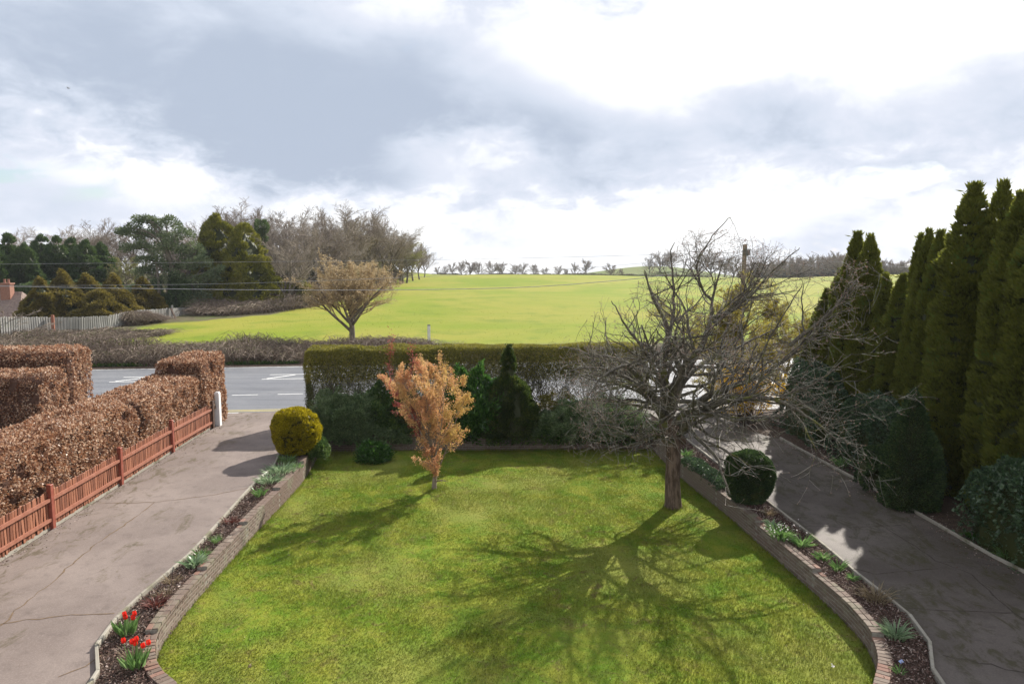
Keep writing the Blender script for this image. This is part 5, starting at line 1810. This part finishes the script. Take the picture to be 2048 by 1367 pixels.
# ------------------------------------------------------------------ evergreens beyond the road
def far_conifer(name, label, px, py, Yv, width_px, mat, seed, prof=None, n=14000, size=.36, group=None, z0=None, lump=.8, up=.5, wr=.35):
    rng = np.random.default_rng(seed)
    top = at(px, py, Yv)
    zb = TZ(top[0], Yv) if z0 is None else z0
    h = top[2] - zb
    R = width_px / FPX * Yv / 2
    pr = prof(R) if prof else cone(R, .75)
    t = thing(name, label, 'tree', (top[0], Yv, zb), group)
    part('foliage', lathe_foliage(rng, pr, h, n, size, lump, .95, up, .9, wr, .3, shift=(seed * 3.3, 0), rand=.5, clump=1.15, cthr=.43), mat, t, kind='stuff', local=True)
    part('inner_growth', lathe_core(pr, h, .80, rows=20, shift=(seed * 3.3, 0), lump=lump, lscale=.95), M['thuja_in'], t, local=True)
    part('trunk', tubes(np.array([[[0, 0, -.3], [0, 0, h * .4], [0, 0, h * .9]]]), np.array([[.2, .15, .04]]), 6), M['bare_bark'], t, local=True)
    return t


colR = lambda R: (lambda t: R * np.clip(1 - t ** 2.2, 0, 1) ** .8 + .03)
for k, (px, py, Yv, w_) in enumerate([(-20, 480, 84, 70), (15, 470, 88, 62), (48, 488, 86, 50)]):
    far_conifer('cypress', ['dark cypress rising left of the house chimney at the picture edge', 'dark cypress directly above the house chimney', 'dark cypress just right of the house chimney'][k], px, py, Yv, w_ * 1.25, M['cypress'], 300 + k, colR, group='cypresses behind the chimney')
for k, (px, py, Yv, w_) in enumerate([(82, 472, 94, 60), (112, 474, 92, 56), (142, 478, 95, 54), (170, 482, 92, 56), (200, 486, 94, 50)]):
    far_conifer('cypress', ['first cypress of the dark screen, nearest the house', 'second cypress of the dark screen from the house', 'middle cypress of the five in the dark screen', 'fourth cypress of the dark screen from the house', 'last cypress of the dark screen, nearest the pine'][k], px, py, Yv, w_ * 1.3, M['cypress'], 310 + k, colR, group='dark cypress screen left of the pine')
lab = ['small olive conifer at the house end of the drooping row', 'tallest olive conifer of the drooping row over the fence', 'middle olive conifer leaning over the grey fence',
       'olive conifer at the bend of the grey fence', 'olive conifer standing alone in front of the ivy clad pine', 'low olive conifer sagging over the fence top']
for k, (px, py, Yv, w_) in enumerate([(78, 556, 66, 62), (122, 540, 68, 88), (170, 548, 70, 74), (225, 548, 73, 84), (284, 555, 77, 70), (200, 580, 68, 100)]):
    far_conifer('drooping_conifer', lab[k], px, py, Yv, w_ * 1.15, M['olive_conifer'], 320 + k, lambda R: cone(R, .85, .3), 14000, .28, z0=1.0, lump=.62, up=-.2, wr=.5)
far_conifer('leylandii', 'big golden green evergreen with a peaked top right of the pine', 432, 430, 87, 150, M['leylandii'], 331, lambda R: cone(R, .72, .15), 30000, .38, lump=.5)
far_conifer('leylandii', 'golden green evergreen with sloping shoulder next to the bare wood', 488, 450, 86, 150, M['leylandii'], 332, lambda R: cone(R, .68, .15), 30000, .38, lump=.5)
far_conifer('ivy_clad_tree', 'thin ivy covered trunk rising above the golden evergreens', 523, 440, 97, 16, M['cypress'], 333, lambda R: (lambda t: R * (.7 + .5 * np.sin(t * 9)) + .05), 3000, .3, lump=.2)
far_conifer('evergreen_bush', 'low yellow green bush at the foot of the roadside tree crown', 598, 560, 88, 46, M['leylandii'], 334, lambda R: ball(R), 5000, .3)

# spreading pine with ivy on its stems
rng = np.random.default_rng(77)
Yp = 82.0
pb = at(345, 640, Yp)
zb = TZ(pb[0], Yp)
t = thing('pine_tree', 'wide spreading blue green pine with layered boughs and ivy on the trunks', 'tree', (pb[0], Yp, zb))
O = np.array([pb[0], Yp, zb])
A_ = lambda px, py, dy=0: at(px, py, Yp + dy) - O
trk = []
for pts, r0 in (([A_(352, 650), A_(350, 580), A_(340, 520), A_(318, 470), A_(300, 445)], .42), ([A_(378, 650, 1), A_(372, 570, 1), A_(385, 520, 1), A_(392, 500, 1)], .3), ([A_(318, 650, -1), A_(318, 580, -1), A_(312, 520, -1)], .25)):
    P_, R_ = poly_tube(pts, np.linspace(r0, .1, len(pts)), sub=5)
    trk.append(tubes(P_[None], R_[None], 7))
pads = [(290, 440, 26, 6, 0), (330, 448, 34, 9, 1), (262, 457, 22, 7, -1), (245, 466, 14, 6, 0), (300, 470, 40, 9, 1), (355, 470, 36, 12, 0), (270, 492, 30, 8, -1), (330, 495, 46, 12, 0), (382, 500, 30, 14, 1),
        (395, 525, 30, 12, 0), (350, 530, 40, 12, 1), (300, 520, 30, 10, -1), (410, 560, 34, 14, 0), (385, 580, 30, 12, 1), (290, 545, 26, 9, 0), (430, 545, 20, 10, 0), (275, 580, 26, 10, -1), (340, 560, 40, 14, 0), (330, 605, 60, 16, 1), (398, 600, 30, 16, 0)]
br, C, D = [], [], []
for (px, py, wx, wy, dy) in pads:
    c = A_(px, py, dy)
    rx_, rz_ = wx / FPX * Yp, wy / FPX * Yp
    s0 = np.array([c[0] * .35, dy * .5, c[2] - rx_ * .7])
    br.append(np.array([s0 + (c - s0) * q + (0, 0, math.sin(q * 3.1) * .3) for q in np.linspace(0, 1, 6)]))
    n = int(850 * rx_ / 1.5)
    q = unit(rng.normal(size=(n, 3))) * (rng.random((n, 1)) ** .4) * (rx_, rx_ * .8, rz_)
    q[:, 2] += .35 * rz_ * np.sin(q[:, 0] * 2) + (vnoise(q + c, .9) - .5) * 1.0
    C.append(c + q)
    D.append(unit(q) * .6 + rng.normal(0, .5, q.shape) + (0, 0, .35))
br = np.array(br)
tw, twr = kids(rng, br, np.linspace(.12, .04, 6)[None].repeat(len(br), 0), 8, .3, 1, (.3, .9), .5, .6, 5, .12, .03, .02)
part('trunk', trk, M['bare_bark'], t, True, local=True)
part('boughs', [tubes(br, np.linspace(.12, .04, 6)[None].repeat(len(br), 0), 5), tubes(tw, twr, 3)], M['bare_bark'], t, local=True)
C, D = np.concatenate(C), np.concatenate(D)
part('foliage', cards(C, D, rng.uniform(.2, .42, len(C)), .11, .2, rng), M['pine'], t, kind='stuff', local=True)
q = []
for (x0, y0, x1, y1, rr_) in ((316, 650, 312, 560, 1.0), (350, 650, 348, 545, .9), (375, 650, 370, 560, .9), (332, 640, 334, 590, 1.4), (300, 640, 300, 600, 1.3)):
    a, b = A_(x0, y0, -.5), A_(x1, y1, -.5)
    n = 2600
    tt = rng.random((n, 1))
    q.append(a + (b - a) * tt + unit(rng.normal(size=(n, 3))) * (1, 1, .4) * rr_ * (1.1 - .5 * tt) * rng.uniform(.6, 1, (n, 1)))
q = np.concatenate(q)
part('ivy', cards(q, rng.normal(size=q.shape), .26, .2, .2, rng), M['cypress'], t, kind='stuff', local=True)
mass('evergreen_shrub', 'dark undergrowth below the golden evergreens at the end of the grey fence', 'shrub', [(-40, 84), (-36, 85), (-32, 86), (-29, 88)], 3.5, [2.5, 2.2, 2.0, 1.4], M['cypress'], 8000, .3, 340, zf=lambda x, y: terrain(x, y), lump=.5, lsc=.4)
mass('evergreen_shrub', 'dim undergrowth behind the olive conifers and the grey fence', 'shrub', [(-60, 84), (-54, 84), (-48, 84), (-42, 85)], 3.5, [2.6, 3, 3, 3], M['cypress'], 9000, .3, 341, zf=lambda x, y: terrain(x, y), lump=.5, lsc=.4)
# pale bare shrub at the left picture edge
ls = bare_tree('edge', 111, 3.0, 2.6, .7, (M['bramble_stem'], M['bare_twig']), .014, 12, (6, 5, 0), None, trunk_r=.07, first=.1, ang=(.6, 1.2), upk=.03)
p = at(8, 650, 56)
place(ls, 'bare_shrub', 'pale bare shrub at the picture edge before the old house', 'shrub', (p[0], 56, TZ(p[0], 56)), 1.2, 0)

# ------------------------------------------------------------------ forsythia and catkin tree by the road
fy = 27.3
fp = at(1492, 850, fy)
t = thing('forsythia', 'bright yellow flowering forsythia behind the apple branches at the drive mouth', 'shrub', (fp[0], fy, 0))
rng = np.random.default_rng(55)
nb_ = 60
base = rng.normal(0, .15, (nb_, 3)) * (1, 1, 0)
d = unit(rng.normal(0, .30, (nb_, 3)) * (1, 1, 0) + (0, 0, 1))
P = np.zeros((nb_, 8, 3))
P[:, 0] = base
for j in range(1, 8):
    d = unit(d + rng.normal(0, .08, d.shape) + (0, 0, -.05))
    P[:, j] = P[:, j - 1] + d * rng.uniform(.26, .34)
R = np.linspace(.014, .005, 8)[None].repeat(nb_, 0)
P2, R2 = kids(rng, P, R, 5, .3, 1, (.3, .8), .3, .6, 5, .1, 0, .004)
part('branches', [tubes(P, R, 4), tubes(P2, R2, 3)], M['twig_dark'], t, local=True)
A = np.concatenate([P[:, 2:].reshape(-1, 3), P2.reshape(-1, 3)])
C = A[rng.integers(0, len(A), 17000)] + rng.normal(0, .05, (17000, 3))
part('flowers', cards(C, rng.normal(size=C.shape), .055, .035, .3, rng), M['forsythia'], t, kind='stuff', local=True)
wt_ = bare_tree('willow', 58, 5.7, 2.9, .55, (M['bare_bark'], M['bare_twig']), .009, 20, (8, 6, 4), M['willow'], .085, 42000, .08, .10, (.4, .9), .05)
p = at(1505, 545, 33.5)
place(wt_, 'catkin_tree', 'tree hung with yellow catkins behind the bare apple crown', 'tree', (at(1475, 600, 29.8)[0], 29.8, 0), (1.1, 1.0, .95), .7)
place(wt_, 'catkin_tree', 'smaller yellow flowering tree between the pole and the conifer screen', 'tree', (at(1570, 600, 30.5)[0], 30.5, 0), (.8, .8, .84), 2.9)

# ------------------------------------------------------------------ utility pole and wires
Yq = 38.0
qb = at(1480, 700, Yq)
t = thing('utility_pole', 'wooden utility pole with a small grey box near its square top', 'pole', (qb[0], Yq, 0))
topz = at(1483, 489, Yq)[2]
part('shaft', tubes(np.array([[[0, 0, -.2], [.03, 0, topz * .5], [.08, 0, topz - .0]]]), np.array([[.165, .135, .115]]), 10), M['pole_wood'], t, True, local=True)
part('top_cap', tubes(np.array([[[.08, 0, topz - .02], [.08, 0, topz], [.08, 0, topz + .03]]]), np.array([[.14, .14, .02]]), 10), M['pole_wood'], t, local=True)
part('cable_box', [box((.2, -.12, topz - .42), (.2, .14, .28)), box((.2, -.12, topz - .25), (.24, .18, .04))], M['metal'], t, local=True)
part('bracket', bar((-.12, -.1, topz - .35), (.3, -.1, topz - .35), .05, .05), M['metal'], t, local=True)
top = np.array([qb[0] + .08, Yq, topz])


def wire(label, pts, r=.012):
    P, _ = poly_tube([top + np.array(pts[0])] + [at(*p) for p in pts[1:]], np.zeros(len(pts)), sub=10)
    mid = P[len(P) // 2]
    t = thing('overhead_wire', label, 'wire', mid)
    part('strand', tubes(P[None], np.full((1, len(P)), r), 5), M['wire'], t, True)


wire('thick overhead wire sagging across the field from the pole', [(-.1, 0, .0 - .7), (1344, 547, 38.2), (1219, 562, 38.6), (1000, 576, 39.4), (640, 580, 40.5), (300, 577, 41.5), (0, 572, 42.5), (-500, 560, 44)], .015)
wire('thin wire just above the thick one over the green field', [(-.1, 0, .0 - .6), (1337, 522, 38.4), (1187, 534, 39.2), (1000, 546, 40), (700, 559, 41.5), (400, 568, 43), (0, 571, 45), (-500, 568, 47)], .008)
wire('highest thin wire crossing in front of the left wood', [(0, 0, .0 - .4), (1000, 517, 42), (550, 523, 45), (0, 528, 48), (-500, 531, 50)], .008)
wire('service wire dropping from the pole towards the conifer screen', [(.1, 0, .0 - .65), (1624, 532, 34), (1683, 546, 31), (1900, 600, 26), (2400, 740, 20)], .007)
wire('second service wire from the pole over the conifer tops', [(.1, 0, .0 - .6), (1560, 518, 37), (1799, 533, 34), (2400, 600, 28)], .007)

# ------------------------------------------------------------------ plants in the beds
def tulips(px, py, flowers, label, seed):
    rng = np.random.default_rng(seed)
    c = hit(px, py)
    t = thing('tulips', label, 'flowers', c)
    n = 34
    a = rng.uniform(0, 6.283, n)
    D = np.stack([np.cos(a) * .55, np.sin(a) * .55, np.ones(n)], 1)
    B = np.stack([np.cos(a), np.sin(a), a * 0], 1) * rng.uniform(.01, .13, (n, 1))
    V, F, r = cards(B, D, rng.uniform(.22, .36, n), .06, .35, rng)
    part('leaves', (V, F, r), M['bulb_leaf'], t, local=True)
    for (fx, fy_) in flowers:
        f = at(fx, fy_, c[1] - .02 + rng.uniform(-.05, .05)) - c
        st = tubes(np.array([[[f[0] * .4, f[1] * .5, 0], [f[0] * .8, f[1], f[2] * .5], [f[0], f[1], f[2] - .03]]]), np.array([[.006, .006, .005]]), 5)
        o = part('stem', st, M['bulb_leaf'], t, local=True)
        th = np.arange(6) * math.pi / 3
        rings = []
        for (z, rr_) in ((-.035, .008), (-.022, .032), (.0, .04), (.025, .034), (.045, .022 + .0)):
            rings.append([(f[0] + math.cos(q + z * 4) * rr_ * (1 + .25 * (k % 2) * (z > .02)), f[1] + math.sin(q + z * 4) * rr_, f[2] + z + (.012 if k % 2 and z > .03 else 0)) for k, q in enumerate(th)])
        V = np.array(rings).reshape(-1, 3)
        F = [[i * 6 + k, i * 6 + (k + 1) % 6, i * 6 + 6 + (k + 1) % 6, i * 6 + 6 + k] for i in range(4) for k in range(6)]
        part('flower', (V, F, rng.random(len(F))), M['tulip'], t, True, local=True)


tulips(252, 1270, [(249, 1228), (269, 1227), (266, 1235), (251, 1234)], 'upper clump of red tulips beside the stone edging of the pinkish drive', 1)
tulips(272, 1335, [(247, 1281), (264, 1283), (273, 1278), (271, 1286), (297, 1285), (286, 1291)], 'lower larger clump of red tulips against the curved brick edging', 2)


def clump(name, label, px, py, n, L, W_, mat, spread=.6, rad=.12, seed=0, zf=drive_z, blooms=None, nb=0):
    rng = np.random.default_rng(seed)
    c = hit(px, py, zf)
    t = thing(name, label, 'plant', c)
    a = rng.uniform(0, 6.283, n)
    sp = rng.uniform(.1, spread, n)
    D = np.stack([np.cos(a) * sp, np.sin(a) * sp, np.ones(n)], 1)
    B = np.stack([np.cos(a), np.sin(a), a * 0], 1) * rng.uniform(0, rad, (n, 1))
    l = L * rng.uniform(.6, 1.2, n)
    # each blade: a bent strip of three quads
    D = unit(D)
    S = unit(np.cross(D, np.stack([np.cos(a), np.sin(a), a * 0], 1) * .3 + rng.normal(0, .3, (n, 3))))
    ctr = [B]
    d = D
    for j in range(3):
        ctr.append(ctr[-1] + d * (l / 3)[:, None])
        d = unit(d + np.stack([np.cos(a), np.sin(a), a * 0 - .7], 1) * .38)
    wv = np.array([.6, 1, .8, .05]) * W_ / 2
    V = np.stack([q + S * s * w__ for q, w__ in zip(ctr, wv) for s in (-1, 1)], 1)
    V = V.reshape(-1, 3)
    F = np.array([[8 * i + 2 * j, 8 * i + 2 * j + 1, 8 * i + 2 * j + 3, 8 * i + 2 * j + 2] for i in range(n) for j in range(3)])
    part('leaves', (V, F, np.repeat(rng.random(n), 3)), mat, t, True, local=True)
    if blooms:
        C = rng.normal(0, rad * .9, (nb, 3)) * (1, 1, 0) + np.stack([np.zeros(nb), np.zeros(nb), rng.uniform(L * .6, L * 1.0, nb)], 1)
        part('blooms', cards(C, rng.normal(size=C.shape), .045, .035, .3, rng), blooms, t, local=True)
    return t


cl = [('bulb_clump', 'broad patch of strappy grey green leaves at the top of the tulip bed', 560, 945, 260, .32, .022, M['glaucous'], .9, .42, None, 0),
      ('bulb_clump', 'strappy pale green leaf clump below the broad patch in the tulip bed', 538, 965, 180, .30, .020, M['glaucous'], .9, .28, None, 0),
      ('bulb_clump', 'fresh green upright grassy clump in the bed beside a stepped wall end', 518, 992, 90, .32, .02, M['bulb_leaf'], .5, .14, None, 0),
      ('bulb_clump', 'small yellowish grass tuft midway along the tulip bed', 435, 1085, 50, .22, .012, M['bulb_leaf'], .6, .12, None, 0),
      ('bulb_clump', 'wide leaved bulb clump with pale leaf tips midway down the tulip bed', 390, 1133, 60, .30, .05, M['glaucous'], .8, .16, None, 0),
      ('bulb_clump', 'thin leaved clump just above the wide leaved bulbs', 405, 1115, 60, .26, .018, M['bulb_leaf'], .6, .14, None, 0),
      ('dry_plant', 'brown straggly dead perennial near the brick wall step', 345, 1165, 60, .24, .010, M['dry_leaf'], 1.0, .14, None, 0),
      ('red_shrub', 'low red leaved shrub above the upper tulip clump', 312, 1212, 90, .22, .022, M['red_stem'], 1.0, .20, None, 0),
      ('red_shrub', 'small red shoots in the middle of the tulip bed', 462, 1045, 60, .18, .018, M['red_stem'], 1.0, .18, None, 0),
      ('dry_plant', 'pale dry perennial stems beside the lower tulips', 262, 1322, 40, .28, .010, M['dry_leaf'], .5, .12, None, 0),
      ('bulb_clump', 'bright green bulb clump with white flowers below the topiary bush', 1562, 1078, 100, .36, .035, M['bulb_leaf'], .6, .22, M['white_petal'], 40),
      ('bulb_clump', 'dark green leaf clump just past the white flowered bulbs', 1604, 1092, 60, .34, .03, M['bulb_leaf'], .9, .16, None, 0),
      ('bulb_clump', 'yellow green primrose clump in the bark beside the mossy drive', 1645, 1118, 60, .20, .04, M['bulb_leaf'], .9, .14, M['dry_leaf'], 20),
      ('bulb_clump', 'green clump among dark upright stems in the bark bed', 1675, 1140, 50, .26, .03, M['bulb_leaf'], .6, .12, None, 0),
      ('dry_plant', 'brownish twiggy heather leaning over the stone edging', 1752, 1200, 160, .34, .012, M['dry_leaf'], .9, .26, None, 0),
      ('lavender', 'silvery lavender tuft in the bark bed by the curved wall', 1790, 1275, 150, .32, .018, M['glaucous'], .7, .16, None, 0),
      ('bulb_clump', 'green seedling tuft in bark near the bottom of the right bed', 1800, 1348, 24, .16, .02, M['bulb_leaf'], .6, .07, None, 0),
      ('grass_tuft', 'bright arching grass tuft beside the edging under the ivy', 2012, 1116, 110, .34, .016, M['bulb_leaf'], 1.0, .12, None, 0),
      ('grass_tuft', 'dull green tuft under the ivy at the foot of the conical bush', 1945, 1075, 70, .26, .016, M['laurel'], 1.0, .12, None, 0),
      ('grass_tuft', 'strappy leaf tuft at the drive edge under the leaning branches', 1682, 932, 80, .38, .03, M['bulb_leaf'], .9, .16, None, 0),
      ('dry_plant', 'yellow leaved shrublet in the bed below the topiary bush', 1535, 1030, 60, .22, .02, M['dry_leaf'], .9, .14, None, 0),
      ('bulb_clump', 'leafy bulbs in the bed just behind the apple trunk', 1370, 912, 80, .3, .03, M['bulb_leaf'], .8, .22, None, 0)]
cl += [('bulb_clump', 'strappy green leaves against the stone edging below the golden bush', 575, 925, 120, .30, .022, M['bulb_leaf'], .8, .25, None, 0),
       ('bulb_clump', 'short green shoots on the wall side of the bed near the golden bush', 592, 935, 80, .22, .02, M['bulb_leaf'], .8, .2, None, 0),
       ('dry_plant', 'faded flower stalks among the bark above the red leaved shrub', 332, 1190, 50, .2, .01, M['dry_leaf'], .9, .2, None, 0),
       ('bulb_clump', 'small yellow green rosette by the edging of the right bed', 1705, 1160, 40, .16, .03, M['bulb_leaf'], .9, .1, None, 0),
       ('bulb_clump', 'pale green leaves right at the foot of the topiary bush', 1545, 1055, 60, .22, .03, M['glaucous'], .8, .14, None, 0)]
for i, (nm, lab_, px, py, n, L_, W_, mt, sp, rd, bl, nbl) in enumerate(cl):
    clump(nm, lab_, px, py, n, L_, W_, mt, sp, rd, 400 + i, drive_z, bl, nbl)
# leafy ground cover behind the topiary
mass('ground_cover', 'low leafy ground cover in the bed between the apple trunk and the topiary', 'plant', [hit(1378, 925)[:2], hit(1420, 955)[:2], hit(1455, 980)[:2]], .5, [.25, .22, .2], M['ivy'], 3500, .06, 450, core=False, lump=.08)

mass('ground_cover', 'trailing green ground cover spilling over the low shaded wall', 'plant', [(-6.3, 25.5), (-4.9, 25.5), (-3.6, 25.55)], .7, [.60, .75, .35], M['juniper'], 9000, .085, 451, core=False, lump=.22, zf=lambda x, y: 0 * x - .28)
mass('ground_cover', 'dark evergreen ground cover hiding the wall below the cone conifer and junipers', 'plant', [(-.9, 25.55), (.6, 25.55), (2.4, 25.6), (4.4, 25.7)], .75, [.45, .80, .55, .72], M['juniper_g'], 18000, .085, 452, core=False, lump=.22, zf=lambda x, y: 0 * x - .30)
# fallen bits on the lawn
for i, (px, py, lab_) in enumerate([(1662, 1336, 'white feather lying on the grass near the curved wall'), (495, 1336, 'pale dead leaf on the grass in the near left part of the lawn')]):
    c = hit(px, py, lawn_z)
    o = link('fallen_leaf', mesh('fallen_leaf', cards(np.array([[0, 0, .03], [.02, .01, .035]]), np.array([[1, .3, .1], [.2, 1, .2]]), .08, .045, .3), M['white_petal'] if i == 0 else M['dry_leaf']), None, c)
    tag(o, lab_, 'feather' if i == 0 else 'leaf')
c = hit(1799, 1325)
o = link('plant_label', mesh('plant_label', box((0, 0, .05), (.09, .05, .006), .6), plain_mat('blue_card', (.28, .36, .62), (.40, .46, .66), 20)), None, c)
o.rotation_euler = (.5, .3, 0)
tag(o, 'small pale blue card lying in the bark near the curved wall', 'card')

# bird
b = at(137, 177, 120)
t = thing('bird', 'tiny grey bird gliding high against the dark cloud', 'bird', b)
part('body', tubes(np.array([[[-.22, 0, 0], [-.14, 0, .02], [0, 0, .02], [.14, 0, .03], [.22, 0, .02]]]), np.array([[.01, .05, .07, .05, .015]]), 6), M['wire'], t, local=True)
for s_ in (-1, 1):
    V = np.array([(-.07, 0, .04), (.08, 0, .04), (.06, s_ * .3, .14), (-.02, s_ * .55, .10), (-.08, s_ * .3, .13)])
    V = np.concatenate([V, V + (0, 0, .015)])
    part('wing', [(V, [[0, 1, 2, 3], [5, 8, 7, 6]]), (V, [[0, 3, 4], [5, 9, 8]]), (V, [[i, (i + 1) % 5, (i + 1) % 5 + 5, i + 5] for i in range(5)])], M['wire'], t, local=True)

# haze over the countryside
m, nt = new_mat('haze_air')
pv = nd(nt, 'ShaderNodeVolumePrincipled', {'Color': (.86, .90, 1, 1), 'Density': .0002, 'Anisotropy': .0})
nt.nodes.new('ShaderNodeOutputMaterial')
nt.links.new(pv.outputs[0], nt.nodes['Material Output'].inputs['Volume'])
V, F = box((0, 480, 0), (1500, 1160, 60))
V = np.array(V)
V[:, 2] = np.where(V[:, 2] > 0, 38.0, -24)
o = link('haze', mesh('haze', (V, F), m))
o['kind'] = 'stuff'
